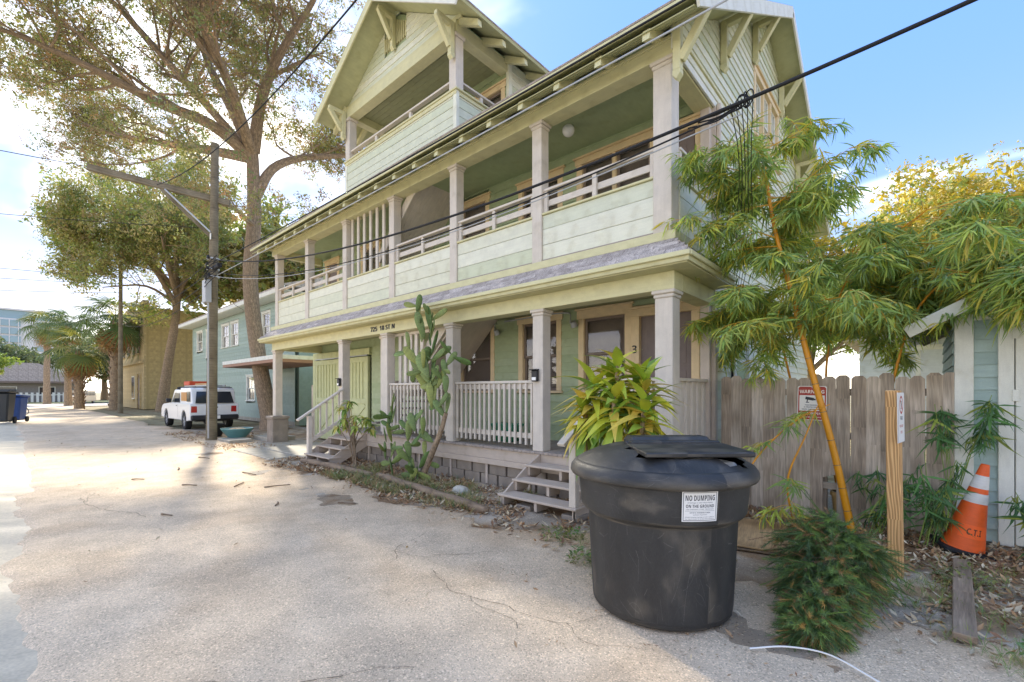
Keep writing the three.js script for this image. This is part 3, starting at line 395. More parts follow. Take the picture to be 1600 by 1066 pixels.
const rowZ = (a, b, n) => Array.from({ length: n + 1 }, (_, i) => lerp(a, b, i / n));
const mAsph = M(S('#f6debe'), 0.94, { map: tAsph, bumpMap: bAsph, bumpScale: 0.008, vertexColors: true });
const mSoil = M(S('#e8dac6'), 0.96, { map: tSoil, bumpMap: tSoil, bumpScale: 0.016, vertexColors: true });
{
  const alleyC = (x, z) => { const a = fbm(x * 0.45 + 5, z * 0.7, 4), b = fbm(x * 1.7, z * 1.7 + 9, 4), e = smooth(Math.abs(z - edgeR(x)), 0.9, 0), br = smooth(b, 0.52, 0.74) * 0.35 + e * 0.4; const k = lerp(0.93, 1.06, smooth(a, 0.3, 0.7)); return [k * lerp(1, 0.8, br), k * lerp(1, 0.72, br), k * lerp(0.99, 0.62, br)]; };
  sheet('alley', XS, (x) => rowZ(edgeR(x), edgeL(x) + 0.1, 46), alleyC, mAsph, (x, z) => 0.012 + (fbm(x * 1.2, z * 1.2 + 50, 4) - 0.5) * 0.03 + (vn(x * 9, z * 9) - 0.5) * 0.004);
  const soilC = (x, z) => { const a = fbm(x * 0.8 + 15, z * 0.8, 4), d = smooth(fbm(x * 0.9 + 60, z * 1.1 + 4, 4), 0.44, 0.66), k = lerp(0.88, 1.1, a); return [k * lerp(1, 0.8, d), k * lerp(1, 0.71, d), k * lerp(1, 0.6, d)]; };
  sheet('yard', stepsOf(-24, 7, () => 0.11), () => rowZ(-9.4, -2.3, 58), soilC, mSoil, (x, z) => 0.0 + (fbm(x * 1.5 + 7, z * 1.5, 4) - 0.5) * 0.035 - smooth(-z, 3.2, 2.4) * 0.03);
  const g = new THREE.PlaneGeometry(1400, 1400, 40, 40); g.rotateX(-Math.PI / 2); { const p = g.attributes.position, c = []; for (let i = 0; i < p.count; i++) { const gr = fbm(p.getX(i) * 0.02, p.getZ(i) * 0.02, 3); c.push(lerp(0.55, 0.8, gr), lerp(0.6, 0.78, gr), lerp(0.4, 0.66, gr)); } g.setAttribute('color', new THREE.Float32BufferAttribute(c, 3)); const u = g.attributes.uv; for (let i = 0; i < u.count; i++) u.setXY(i, p.getX(i) / 2.3, p.getZ(i) / 2.3); }
  const gr = mesh('ground', g, mSoil, scene, 0, -0.06, 0); gr.userData.kind = 'structure';
  const mC = M(S('#fff0d8'), 0.92, { map: tConc, bumpMap: tConc, bumpScale: 0.006, vertexColors: true });
  sheet('concrete_apron', stepsOf(-60, 14, (x) => 0.08 + ndist(x) * 0.04), (x) => [...rowZ(edgeL(x), 7, 20), 16], (x, z) => { const k = lerp(0.94, 1.06, fbm(x * 0.7, z * 0.9 + 3, 4)); return [k, k, k * 0.98]; }, mC, (x) => 0.03);
  const far = bx('cross_street', M(S('#d8d0c4'), 0.95, { map: tAsph }), scene, -86, -70, -0.2, 0.035, -60, 60, 0.02); far.userData.kind = 'structure';
  // dirt-filled cracks in the worn surface
  const cr = [], crack = (x, z, a, L, w) => { let px = x, pz = z; for (let i = 0; i < L; i++) { a += rr(-0.5, 0.5); const nx = px + Math.cos(a) * 0.07, nz = pz + Math.sin(a) * 0.07, k = w * rr(0.15, 0.55), y = 0.012 + (fbm(px * 1.2, pz * 1.2 + 50, 4) - 0.5) * 0.03 + 0.006; const q = new THREE.PlaneGeometry(0.085, k); q.rotateX(-Math.PI / 2); q.rotateY(-Math.atan2(nz - pz, nx - px)); q.translate((px + nx) / 2, y, (pz + nz) / 2); cr.push(q); px = nx; pz = nz; if (rand() < 0.05) crack(px, pz, a + rr(-1.2, 1.2), L * 0.4, w * 0.7); } };
  for (const [x, z, a, L, w] of [[-2.2, -1.6, 2.7, 26, 0.012], [-3.3, -2.6, 0.4, 22, 0.01], [-4.2, -3.2, 0.9, 14, 0.01], [-7.5, -1.2, 2.8, 30, 0.014], [-1.8, -2.7, -0.6, 16, 0.008], [-3.1, -3.4, 2.2, 12, 0.01]]) crack(x, z, a, L, w);
  const ck = mesh('pavement_crack', mergeGeometries(cr), M(C(0.11, 0.085, 0.06), 1)); tag(ck, 'thin dirt filled cracks wandering over the worn alley surface', 'cracks', null, 'stuff');
}
const groundY = (x, z) => z < edgeR(x) ? 0.0 + (fbm(x * 1.5 + 7, z * 1.5, 4) - 0.5) * 0.035 : 0.012 + (fbm(x * 1.2, z * 1.2 + 50, 4) - 0.5) * 0.03;
const QT = new THREE.Quaternion(), EU = new THREE.Euler();
const mat4 = (x, y, z, rx, ry, rz, s, sy = s, sz = s) => new THREE.Matrix4().compose(V(x, y, z), QT.clone().setFromEuler(EU.set(rx, ry, rz, 'YXZ')), V(s, sy, sz));
function leafGeo(L, W, fold = 0.25, bend = 0.15, n = 3) { // leaf along +z, folded on its midrib
  const pos = [], idx = []; for (let i = 0; i <= n; i++) { const t = i / n, w = W * Math.sin(Math.PI * Math.pow(Math.min(0.999, t * 0.96 + 0.03), 0.75)) * 0.5, y = -bend * L * t * t, z = L * t; pos.push(-w, y + w * fold, z, 0, y, z, w, y + w * fold, z); }
  for (let i = 0; i < n; i++) { const a = i * 3; idx.push(a, a + 3, a + 1, a + 1, a + 3, a + 4, a + 1, a + 4, a + 2, a + 2, a + 4, a + 5); }
  const g = new THREE.BufferGeometry(); g.setAttribute('position', new THREE.Float32BufferAttribute(pos, 3)); g.setIndex(idx); g.computeVertexNormals(); const uv = new Float32Array(pos.length / 3 * 2); g.setAttribute('uv', new THREE.BufferAttribute(uv, 2)); return g;
}
{ // fallen leaves and chips
  const mats = [], cols = [], B = [[0.36, 0.2, 0.09], [0.46, 0.29, 0.15], [0.24, 0.13, 0.07], [0.52, 0.4, 0.24], [0.4, 0.25, 0.13], [0.6, 0.5, 0.34]];
  const put = (x, z, s) => { const b = pick(B), k = rr(0.7, 1.2); mats.push(mat4(x, groundY(x, z) + rr(0.006, 0.03), z, rr(-0.5, 0.5), rr(0, 6.28), rr(-0.5, 0.5), s)); cols.push(C(b[0] * k, b[1] * k, b[2] * k)); };
  const zone = (n, x0, x1, z0, z1, den, s0 = 0.7, s1 = 1.3) => { for (let i = 0; i < n; i++) { const x = rr(x0, x1), z = rr(z0, z1); if (rand() < den(x, z)) put(x, z, rr(s0, s1)); } };
  zone(9000, -11.5, -2.2, -5.66, -3.75, (x, z) => smooth(fbm(x * 1.4, z * 2 + 3, 4), 0.36, 0.62) * (z > edgeR(x) ? 0.22 : 1)); zone(2500, -9.8, -4.6, -4.75, -4.05, (x, z) => 0.7);
  zone(9500, -2.4, 3.2, -6.95, -3.4, (x, z) => smooth(fbm(x * 1.2 + 8, z * 1.2, 4), 0.4, 0.68) * smooth(-z + x * 0.5, 3.3, 5.4), 0.5, 1.1); zone(4500, 0.1, 3.2, -6.95, -4.6, () => 0.75, 0.5, 1.1);
  zone(2600, -22, -14, -6.6, -3.9, (x, z) => smooth(fbm(x * 0.8 + 4, z + 3, 4), 0.42, 0.66)); zone(2500, -2.4, 0.2, -7, -6.3, () => 0.9, 0.5, 1.1); zone(1500, -2.8, 2.5, -4.7, -2.6, (x, z) => smooth(fbm(x * 1.7 + 3, z * 1.7, 4), 0.45, 0.66), 0.12, 0.45); zone(700, -2.7, -1.7, -3.7, -2.3, (x, z) => smooth(fbm(x * 3 + 9, z * 3, 3), 0.5, 0.62), 0.1, 0.35); zone(700, -26, 0, -4, -0.4, (x, z) => 0.14, 0.4, 0.9);
  tag(instanced('leaf_litter', leafGeo(0.075, 0.032, 0.5, -0.35, 2), M(0xffffff, 0.9, { side: THREE.DoubleSide }), scene, mats, cols), 'brown fallen leaves and bark chips lying along the house and fence', 'leaf litter', null, 'stuff');
}
{ // grass and weeds
  const blade = (() => { const g = [], r = rng(3); for (let i = 0; i < 7; i++) { const l = leafGeo(0.12 + r() * 0.1, 0.006, 0.2, 0.5 + r() * 0.5, 2); l.rotateX(-1.1 - r() * 0.4); l.rotateY(i * 0.9 + r()); g.push(l); } return mergeGeometries(g); })();
  const mats = [], cols = []; for (let i = 0; i < 1500; i++) { const x = rr(-8.6, -4.4), z = rr(-5.55, -4.0); if (fbm(x * 1.6 + 2, z * 1.6, 3) < 0.48) continue; mats.push(mat4(x, groundY(x, z), z, 0, rr(0, 6), 0, rr(0.45, 1.05))); const d = rand() < 0.6; cols.push(d ? C(rr(0.3, 0.45), rr(0.26, 0.34), 0.11) : C(rr(0.1, 0.2), rr(0.2, 0.28), 0.05)); }
  for (let i = 0; i < 500; i++) { const [cx, cz, r] = pick([[0.1, -5.5, 0.5], [0.55, -4.3, 0.5], [1.2, -4.8, 0.7], [-0.05, -4.9, 0.4], [0.9, -5.6, 0.6], [-1.9, -3.6, 0.3], [-2.6, -4.3, 0.3], [0.75, -3.9, 0.4]]), a = rr(0, 6.28), q = Math.sqrt(rand()) * r, x = cx + Math.cos(a) * q, z = cz + Math.sin(a) * q; mats.push(mat4(x, groundY(x, z), z, 0, rr(0, 6), 0, rr(0.25, 0.7))); cols.push(C(rr(0.14, 0.3), rr(0.24, 0.34), 0.05)); }
  tag(instanced('grass_tufts', blade, leafM(0xffffff, 0.25), scene, mats, cols), 'thin dry and green grass tufts growing in the sandy soil', 'grass', null, 'stuff');
  const wl = (() => { const g = [], r = rng(5); for (let i = 0; i < 9; i++) { const l = leafGeo(0.07, 0.04, 0.2, 0.3, 2); l.rotateX(-0.2 - r() * 0.9); l.rotateY(r() * 6.3); l.translate((r() - 0.5) * 0.08, r() * 0.08, (r() - 0.5) * 0.08); g.push(l); } return mergeGeometries(g); })();
  [[-2.92, -4.12, 'low bright green weed clump beside the right front steps', 0.26], [-2.35, -3.72, 'small sparse weed patch at the foot of the black bin', 0.2], [0.32, -5.5, 'low weed clump beside the grey plank on the ground', 0.22], [0.62, -4.2, 'low green weed patch nearest the bottom right corner', 0.24]].forEach(([x, z, lab, R]) => { const t = thing('weed_clump', lab, 'weed', [x, 0, z]), ms = [], cs = []; for (let i = 0; i < 26; i++) { const a = rr(0, 6.28), q = Math.sqrt(rand()) * R; ms.push(mat4(Math.cos(a) * q, rr(0, 0.06), Math.sin(a) * q, 0, a, 0, rr(0.35, 0.75))); cs.push(C(rr(0.12, 0.26), rr(0.2, 0.3), 0.05)); } instanced('foliage', wl, leafM(0xffffff, 0.3), t, ms, cs).userData.kind = 'stuff'; });
}
// sticks, timbers, rock, slabs
[[-9.4, -2.1, 0.5, 0.3], [-8.8, -2.7, 2.4, 0.35], [-9.9, -3.2, 0.1, 0.55], [-11.6, -2.4, 2.9, 0.3], [-7.4, -1.4, 0.3, 0.22], [-8.2, -3.1, 1.2, 0.4], [-13, -3.2, 0.2, 0.5], [-6.9, -2.6, 2.6, 0.2], [-10.7, -1.6, 0.6, 0.25], [-6.2, -3.3, 0.4, 0.3]].forEach(([x, z, a, L]) => { const t = mesh('fallen_stick', limbGeo([V(-L / 2, 0, 0), V(0, 0.012, 0.02), V(L / 2, 0.004, -0.01)], [0.012, 0.009], 5), m.bark, scene, x, groundY(x, z) + 0.012, z); t.rotation.y = a; tag(t, 'short dry stick lying on the alley surface', 'stick', 'fallen sticks on the alley'); });
for (const [p, q, lab] of [[[-10.6, 0.06, -4.55], [-7.75, 0.06, -4.62], 'weathered edging timber lying in leaves by the left steps'], [[-7.55, 0.07, -4.66], [-4.3, 0.055, -4.28], 'longer cracked edging timber lying before the cactus']]) { const P = V(...p), Q = V(...q), n = 9, pts = [], rad = []; for (let i = 0; i <= n; i++) { pts.push(P.clone().lerp(Q, i / n).add(V(0, rr(-0.006, 0.01), rr(-0.012, 0.012)))); rad.push(i === 0 || i === n ? 0.05 : rr(0.062, 0.078)); } const g = limbGeo(pts, rad, 9, 3); const uv = g.attributes.uv; for (let i = 0; i < uv.count; i++) uv.setXY(i, uv.getY(i), uv.getX(i) * 0.5); const t = thing('edging_timber', lab, 'timber'); mesh('beam', g, m.oldWood, t); for (const [e, o] of [[P, -1], [Q, 1]]) { const d = Q.clone().sub(P).normalize(), c = new THREE.SphereGeometry(0.056, 9, 6); c.scale(0.5, 1, 1); c.rotateY(-Math.atan2(d.z, d.x)); c.translate(e.x, e.y, e.z); mesh('end_grain', c, m.oldWood, t); } }
{ const g = new THREE.IcosahedronGeometry(0.12, 2), p = g.attributes.position; for (let i = 0; i < p.count; i++) { const x = p.getX(i), y = p.getY(i), z = p.getZ(i), k = 0.75 + fbm(x * 9 + 4, z * 9 + y * 7, 3) * 0.6; p.setXYZ(i, x * k * 1.3, y * k * 0.7, z * k); } g.computeVertexNormals(); tag(mesh('white_rock', g, M(S('#d9d6cc'), 0.9, { map: tConc }), scene, -5.45, 0.06, -4.85), 'pale chunk of rock behind the edging timber near the cactus', 'rock'); }
for (const [x0, x1, z0, z1, y, lab] of [[-15.4, -11.3, -6.6, -4.9, 0.04, 'flat concrete slab under the open bay with green doors'], [-17.5, -16.3, -5.4, -4.7, 0.09, 'loose grey paving slab in front of the utility pole'], [-17.2, -15.9, -6.6, -5.7, 0.13, 'raised concrete step slab beside the left porch pedestal'], [-14.2, -11.6, -4.85, -4.2, 0.03, 'thin cracked concrete pad in front of the left steps']]) tag(bx('concrete_slab', m.conc, scene, x0, x1, -0.05, y, z0, z1, 0.015), lab, 'slab');
// ---------------------------------------------------------------- fence, sign, post, shed, cone, boards
{
  const f = thing('wooden_fence', 'weathered grey dog-eared picket fence between the house and the shed', 'fence', [-0.9, 0, -7.0]);
  for (let x = -2.13, k = 0; x < 0.26; k++) { const w = rr(0.128, 0.15), h = 1.85 + rr(-0.03, 0.03), gap = k === 9; const a = x + 0.9, s = new THREE.Shape([[a, gap ? 0.55 : 0.02], [a + w, gap ? 0.6 : 0.02], [a + w, h - 0.035], [a + w - 0.035, h], [a + 0.035, h], [a, h - 0.035]].map((q) => new THREE.Vector2(...q))); const g = finish([...new THREE.ExtrudeGeometry(s, { depth: 0.018, bevelEnabled: false }).attributes.position.array], [0.1, 2, 0.02]); const o = mesh('picket', g, pick(m.fence), f, 0, 0, rr(-0.004, 0.004)); o.rotation.z = rr(-0.006, 0.006); x += w + rr(-0.001, 0.0015); }
  for (const y of [0.4, 1.05, 1.6]) bx('fence_rail', m.fence[1], f, -1.23, 1.2, y, y + 0.085, -0.05, -0.008); for (const x of [-1.2, 0.0, 1.16]) bx('fence_post', m.fence[3], f, x - 0.045, x + 0.045, 0, 1.8, -0.15, -0.055);
  const warn = canvasTex(512, 700, (c, w, h) => {
    c.fillStyle = '#e9e5da'; c.fillRect(0, 0, w, h); c.fillStyle = '#a8321f'; c.beginPath(); c.roundRect(14, 14, w - 28, h - 28, 44); c.fill(); c.fillStyle = '#e6e2d6'; c.fillRect(36, 190, w - 72, 320);
    c.fillStyle = '#f2ead9'; c.textAlign = 'center'; c.font = 'bold 96px sans-serif'; c.fillText('WARNING', w / 2, 150, w - 70); c.font = 'bold 70px sans-serif'; c.fillText('NO DUMPING', w / 2, 590, w - 70); c.font = 'bold 34px sans-serif'; c.fillText('VIOLATORS WILL BE PROSECUTED', w / 2, 650, w - 80);
    c.fillStyle = '#22252a'; c.save(); c.translate(190, 260); c.rotate(0.18); c.fillRect(-50, -34, 150, 58); c.fillRect(100, -22, 34, 34); c.fillRect(-16, 24, 18, 50); c.restore(); c.fillRect(150, 330, 60, 14); c.strokeStyle = '#22252a'; c.lineWidth = 8; for (const r of [30, 52, 74]) { c.beginPath(); c.arc(318, 262, r, -0.7, 0.7); c.stroke(); }
    c.font = 'bold 34px sans-serif'; c.fillText('THIS PROPERTY', w / 2, 404, w - 100); c.fillText('IS PROTECTED BY', w / 2, 446, w - 100); c.fillText('VIDEO SURVEILLANCE', w / 2, 490, w - 100);
  });
  const sh = new THREE.Shape(); { const w = 0.16, h = 0.222, r = 0.022; sh.moveTo(-w + r, -h); sh.lineTo(w - r, -h); sh.absarc(w - r, -h + r, r, -Math.PI / 2, 0); sh.lineTo(w, h - r); sh.absarc(w - r, h - r, r, 0, Math.PI / 2); sh.lineTo(-w + r, h); sh.absarc(-w + r, h - r, r, Math.PI / 2, Math.PI); sh.lineTo(-w, -h + r); sh.absarc(-w + r, -h + r, r, Math.PI, 1.5 * Math.PI); }
  const sg = thing('warning_sign', 'red and white video surveillance warning sign on the grey fence', 'sign', [-1.005, 1.5, -6.972]); mesh('plate', new THREE.ExtrudeGeometry(sh, { depth: 0.003, bevelEnabled: false }), M(S('#d8d4ca'), 0.5), sg); const fg = new THREE.ShapeGeometry(sh), u = fg.attributes.uv, p = fg.attributes.position; for (let i = 0; i < u.count; i++) u.setXY(i, p.getX(i) / 0.32 + 0.5, p.getY(i) / 0.444 + 0.5); mesh('print', fg, M(0xffffff, 0.45, { map: warn }), sg, 0, 0, 0.005); for (const y of [-0.2, 0.2]) mesh('screw', cyl(0.006, 0.006, 0.004, 8).rotateX(Math.PI / 2), m.metal, sg, 0, y, 0.007); sg.rotation.z = -0.02;
}
{
  const t = thing('timber_post', 'raw pine timber post standing in the sand with a sign on its side', 'post', [-0.13, 0, -5.3], -0.14); const g = cbox(0.1, 1.68, 0.1, 0.006); t.rotation.z = 0.012; mesh('shaft', g, m.pine, t, 0, 0.82, 0);
  const sg = canvasTex(256, 400, (c, w, h) => { c.fillStyle = '#e8e4dc'; c.fillRect(0, 0, w, h); c.strokeStyle = '#b03a2c'; c.lineWidth = 18; c.beginPath(); c.arc(128, 96, 66, 0, 7); c.stroke(); c.beginPath(); c.moveTo(84, 52); c.lineTo(172, 140); c.stroke(); c.fillStyle = '#222'; c.font = 'bold 90px serif'; c.textAlign = 'center'; c.fillText('P', 128, 128); c.font = 'bold 44px sans-serif'; c.fillText('PARK', 128, 220); c.fillStyle = '#b03a2c'; c.font = 'bold 30px sans-serif'; c.fillText('TOW AWAY', 128, 280); c.fillText('ZONE', 128, 330); });
  const q = mesh('sign_plate', cbox(0.006, 0.44, 0.26, 0.002), M(S('#dedad2'), 0.5), t, 0.054, 1.42, 0.03); const fp = new THREE.PlaneGeometry(0.25, 0.43); fp.rotateY(Math.PI / 2); mesh('print', fp, M(0xffffff, 0.5, { map: sg }), t, 0.0585, 1.42, 0.03);
}
{
  const s = thing('garden_shed', 'pale blue-green lapped shed with white trim at the right edge', 'shed', [1.2, 0, -7.0]), X = (x) => x - 1.2, bl = [paint(S('#a9bdb5')), paint(S('#a3b8b0')), paint(S('#aec2ba'))];
  bx('trim_board', m.white, s, X(0.32), X(0.47), 0.03, 2.5, -0.05, 0.03); bx('trim_board', m.white, s, X(0.65), X(0.765), 0.03, 2.42, -0.05, 0.03); bx('head_board', m.white, s, X(0.47), X(2.6), 2.42, 2.55, -0.05, 0.031);
  const w = part('siding', s, 0, 0, -0.02); siding(w, 0.05, 2.42, 0.135, bl, () => [X(0.47), X(0.65), X(0.47), X(0.65)]);
  const d = part('shed_door', s); for (let k = 0; k < 5; k++) bx('door_board', m.white, d, X(0.775 + k * 0.2), X(0.97 + k * 0.2), 0.05, 2.4, -0.04, 0.012 + (k ? 0 : 0.012)); for (const y of [0.4, 1.55, 2.2]) bx('hinge', m.white, d, X(0.75), X(0.8), y, y + 0.12, 0.032, 0.042, 0.004); bx('trim_board', m.white, s, X(1.78), X(1.9), 0.03, 2.42, -0.05, 0.03); bx('back_wall', bl[0], s, X(0.36), X(2.6), 0.05, 2.5, -2.6, -2.5); bx('front_core', bl[1], s, X(0.34), X(2.6), 0.05, 2.5, -0.16, -0.06); const sw = part('side_wall', s, X(0.33), 0, 0, -Math.PI / 2); siding(sw, 0.05, 2.4, 0.135, bl, () => [-2.55, -0.06, -2.55, -0.06]);
  const sl = 0.5, r = part('shed_roof', s); for (const k of [-1, 1]) { const g = cbox(1.75, 0.03, 3.0, 0.004); tf(g, X(1.45) + k * 0.76, 2.78, -1.25, 0, 0, -k * sl); mesh('roof_sheet', g, m.galv, r); const f = cbox(1.75, 0.13, 0.03, 0.004); tf(f, X(1.45) + k * 0.76, 2.73, 0.26, 0, 0, -k * sl); mesh('rake_board', f, m.white, r); for (let j = 0; j < 5; j++) bx('rafter', m.stone, r, X(1.45) + k * 0.76 - 0.7, X(1.45) + k * 0.76 + 0.7, 2.68, 2.76, -2.5 + j * 0.62, -2.45 + j * 0.62).rotation.z = -k * sl; }
}
{
  const c = thing('traffic_cone', 'orange traffic cone with white collars leaning beside the shed', 'cone', [0.35, 0.02, -6.55]); c.rotation.set(0.06, 0.3, -0.2); const or = M(S('#f2631d'), 0.55, { map: tPaint }), wh = M(S('#dcd8cf'), 0.5, { map: tPaint }), R = (y) => lerp(0.175, 0.035, y / 0.9), seg = (a, b, mt, nm, e = 0) => mesh(nm, lathe([[R(a) + e, a], [R(b) + e, b]], 40), mt, c);
  seg(0.03, 0.52, or, 'body'); seg(0.52, 0.62, wh, 'collar', 0.002); seg(0.62, 0.67, or, 'body'); seg(0.67, 0.8, wh, 'collar', 0.002); mesh('tip', lathe([[R(0.8), 0.8], [R(0.9), 0.9], [0.03, 0.915], [0, 0.915]], 32), or, c); mesh('base', cbox(0.4, 0.04, 0.4, 0.015), m.rubber, c, 0, 0.02, 0);
  const st = canvasTex(256, 96, (g, w, h) => { g.clearRect(0, 0, w, h); g.fillStyle = '#f2631d'; g.fillRect(0, 0, w, h); g.fillStyle = '#5a2a12'; g.font = 'bold 62px sans-serif'; g.textAlign = 'center'; g.fillText('C.T.I', 128, 70, 240); }); const y0 = 0.17, y1 = 0.3, g = new THREE.CylinderGeometry(R(y1) + 0.003, R(y0) + 0.003, y1 - y0, 20, 1, true, -0.8, 1.6); mesh('stencil', g, M(0xffffff, 0.6, { map: st }), c, 0, (y0 + y1) / 2, 0);
}
{ const p = mesh('loose_plank', cbox(0.12, 0.045, 1.85, 0.006), m.oldWood, scene, 0.28, 0.055, -5.05); p.rotation.y = -0.045; tag(p, 'weathered grey plank lying on the sand right of the timber post', 'plank'); }
{ const g = cbox(0.75, 0.018, 1.15, 0.003), t = thing('plywood_sheet', 'split tan plywood sheet lying behind the black bin', 'plywood', [-1.42, 0.045, -5.65], 0.2); mesh('sheet', g, M(S('#dcb787'), 0.8, { map: tWood }), t); mesh('lower_sheet', cbox(0.8, 0.012, 1.2, 0.003), M(S('#8a755c'), 0.9, { map: tWood }), t, -0.03, -0.025, 0.02).rotation.y = 0.05; }
tag(mesh('white_pipe', wire([[-0.78, 0.03, -3.12], [-0.6, 0.045, -3.27], [-0.4, 0.05, -3.33], [-0.2, 0.035, -3.26], [0.1, 0.03, -3.05]], 0.0055, 8), M(S('#e8e5de'), 0.4)), 'thin white plastic pipe curving over the ground at the bottom right', 'pipe');
// ---------------------------------------------------------------- the black bin
{
  const b = thing('garbage_bin', 'large round black plastic garbage bin with a half closed lid', 'bin', [-1.5, 0.02, -3.42], -0.8), prof = [[0, 0], [0.49, 0], [0.515, 0.02], [0.52, 0.06], [0.555, 0.7], [0.56, 0.72], [0.6, 0.74], [0.612, 0.76], [0.632, 0.98], [0.635, 1.0]], g = lathe(prof, 72);
  const uvm = (q, k = 1) => { const u = q.attributes.uv; for (let i = 0; i < u.count; i++) u.setXY(i, u.getX(i) * 3.4, u.getY(i) * k); return q; }; { const p = g.attributes.position; for (let i = 0; i < p.count; i++) { const x = p.getX(i), y = p.getY(i), z = p.getZ(i), k = 1 + (vn(x * 3 + 9, z * 3 + y * 2) - 0.5) * 0.012; p.setXYZ(i, x * k, y, z * k); } g.computeVertexNormals(); } mesh('body', uvm(g, 1.6), m.bin, b);
  mesh('rim', uvm(lathe([[0.6, 0.985], [0.655, 0.985], [0.685, 0.995], [0.695, 1.015], [0.69, 1.05], [0.665, 1.085], [0.64, 1.1], [0.6, 1.1]], 72), 0.3), m.bin, b);
  // domed lid with an opening towards the front right
  const S2 = 64, pos = [], idx = [], uv = [], rings = [[0.655, 1.09], [0.6, 1.125], [0.5, 1.17], [0.38, 1.205], [0.24, 1.225], [0.1, 1.235]];
  const open = (x, z) => x > -0.02 && x < 0.47 && z > -0.46 && z < 0.26;
  for (const [r, y] of rings) for (let i = 0; i <= S2; i++) { const a = i / S2 * 6.28319; pos.push(Math.cos(a) * r, y, Math.sin(a) * r); uv.push(Math.cos(a) * r, Math.sin(a) * r); }
  for (let k = 0; k < rings.length - 1; k++) for (let i = 0; i < S2; i++) { const a = k * (S2 + 1) + i, q = a + S2 + 1, mx = (pos[a * 3] + pos[q * 3]) / 2, mz = (pos[a * 3 + 2] + pos[q * 3 + 2]) / 2; if (!open(mx, mz)) idx.push(a, q, a + 1, q, q + 1, a + 1); }
  const lg = new THREE.BufferGeometry(); lg.setAttribute('position', new THREE.Float32BufferAttribute(pos, 3)); lg.setAttribute('uv', new THREE.Float32BufferAttribute(uv, 2)); lg.setIndex(idx); lg.computeVertexNormals(); const lm = m.bin.clone(); lm.side = THREE.DoubleSide; const lid = mesh('lid', lg, lm, b);
  mesh('hinge_ridge', cbox(0.2, 0.13, 0.66, 0.04), m.bin, b, -0.12, 1.205, -0.1); mesh('hinge_rod', cyl(0.02, 0.02, 0.74, 10).rotateX(Math.PI / 2), m.bin, b, -0.01, 1.225, -0.1);
  const fl = thing_flap(); function thing_flap() { const f = mesh('flap', cbox(0.46, 0.035, 0.76, 0.012), m.bin, b, 0.27, 1.205, -0.1); f.rotation.z = -0.03; return f; } mesh('flap_step', cbox(0.1, 0.035, 0.7, 0.015), m.bin, b, 0.02, 1.228, -0.1);
  mesh('inner_bag', (() => { const q = new THREE.IcosahedronGeometry(0.3, 4), p = q.attributes.position; for (let i = 0; i < p.count; i++) { const x = p.getX(i), y = p.getY(i), z = p.getZ(i), k = 0.8 + fbm(x * 6 + 3, z * 6 + y * 8, 4) * 0.5; p.setXYZ(i, x * k * 0.75, y * k * 0.42, z * k * 1.15); } q.computeVertexNormals(); return q; })(), M(S('#d8d4cc'), 0.5), b, 0.3, 1.03, -0.12);
  const lab = canvasTex(512, 440, (c, w, h) => { c.fillStyle = '#e6e3dc'; c.fillRect(0, 0, w, h); c.strokeStyle = '#222'; c.lineWidth = 7; c.strokeRect(20, 18, w - 40, h - 36); c.fillStyle = '#1c1c1e'; c.textAlign = 'center'; c.font = 'bold 108px sans-serif'; c.fillText('NO DUMPING', w / 2, 134, 430); c.font = '24px sans-serif'; c.fillText('of Garbage or other Waste Matter', w / 2, 172, 430); c.font = 'bold 62px sans-serif'; c.fillText('ON THE GROUND', w / 2, 236, 410); c.font = 'italic 24px serif'; c.fillText('City Ordinance 27-402, 706-822-471', w / 2, 268, 440); c.fillRect(44, 282, w - 88, 3); c.font = 'bold 24px sans-serif'; c.fillText('CITY OF ST. PETERSBURG FLORIDA', w / 2, 318, 300); c.font = '20px sans-serif'; c.fillText('Sanitation Department', w / 2, 346, 260); c.font = '20px sans-serif'; c.fillText('Unlawful dumping of garbage or trash is subject to', w / 2, 380, 430); c.fillText('fine. Keep lid closed. Do not place items beside bin', w / 2, 406, 430); });
  const lgx = new THREE.CylinderGeometry(0.642, 0.625, 0.2, 16, 1, true, -0.19, 0.38); const lb = mesh('printed_label', lgx, M(0xffffff, 0.5, { map: lab }), b, 0, 0.885, 0); lb.rotation.y = 1.62;
}

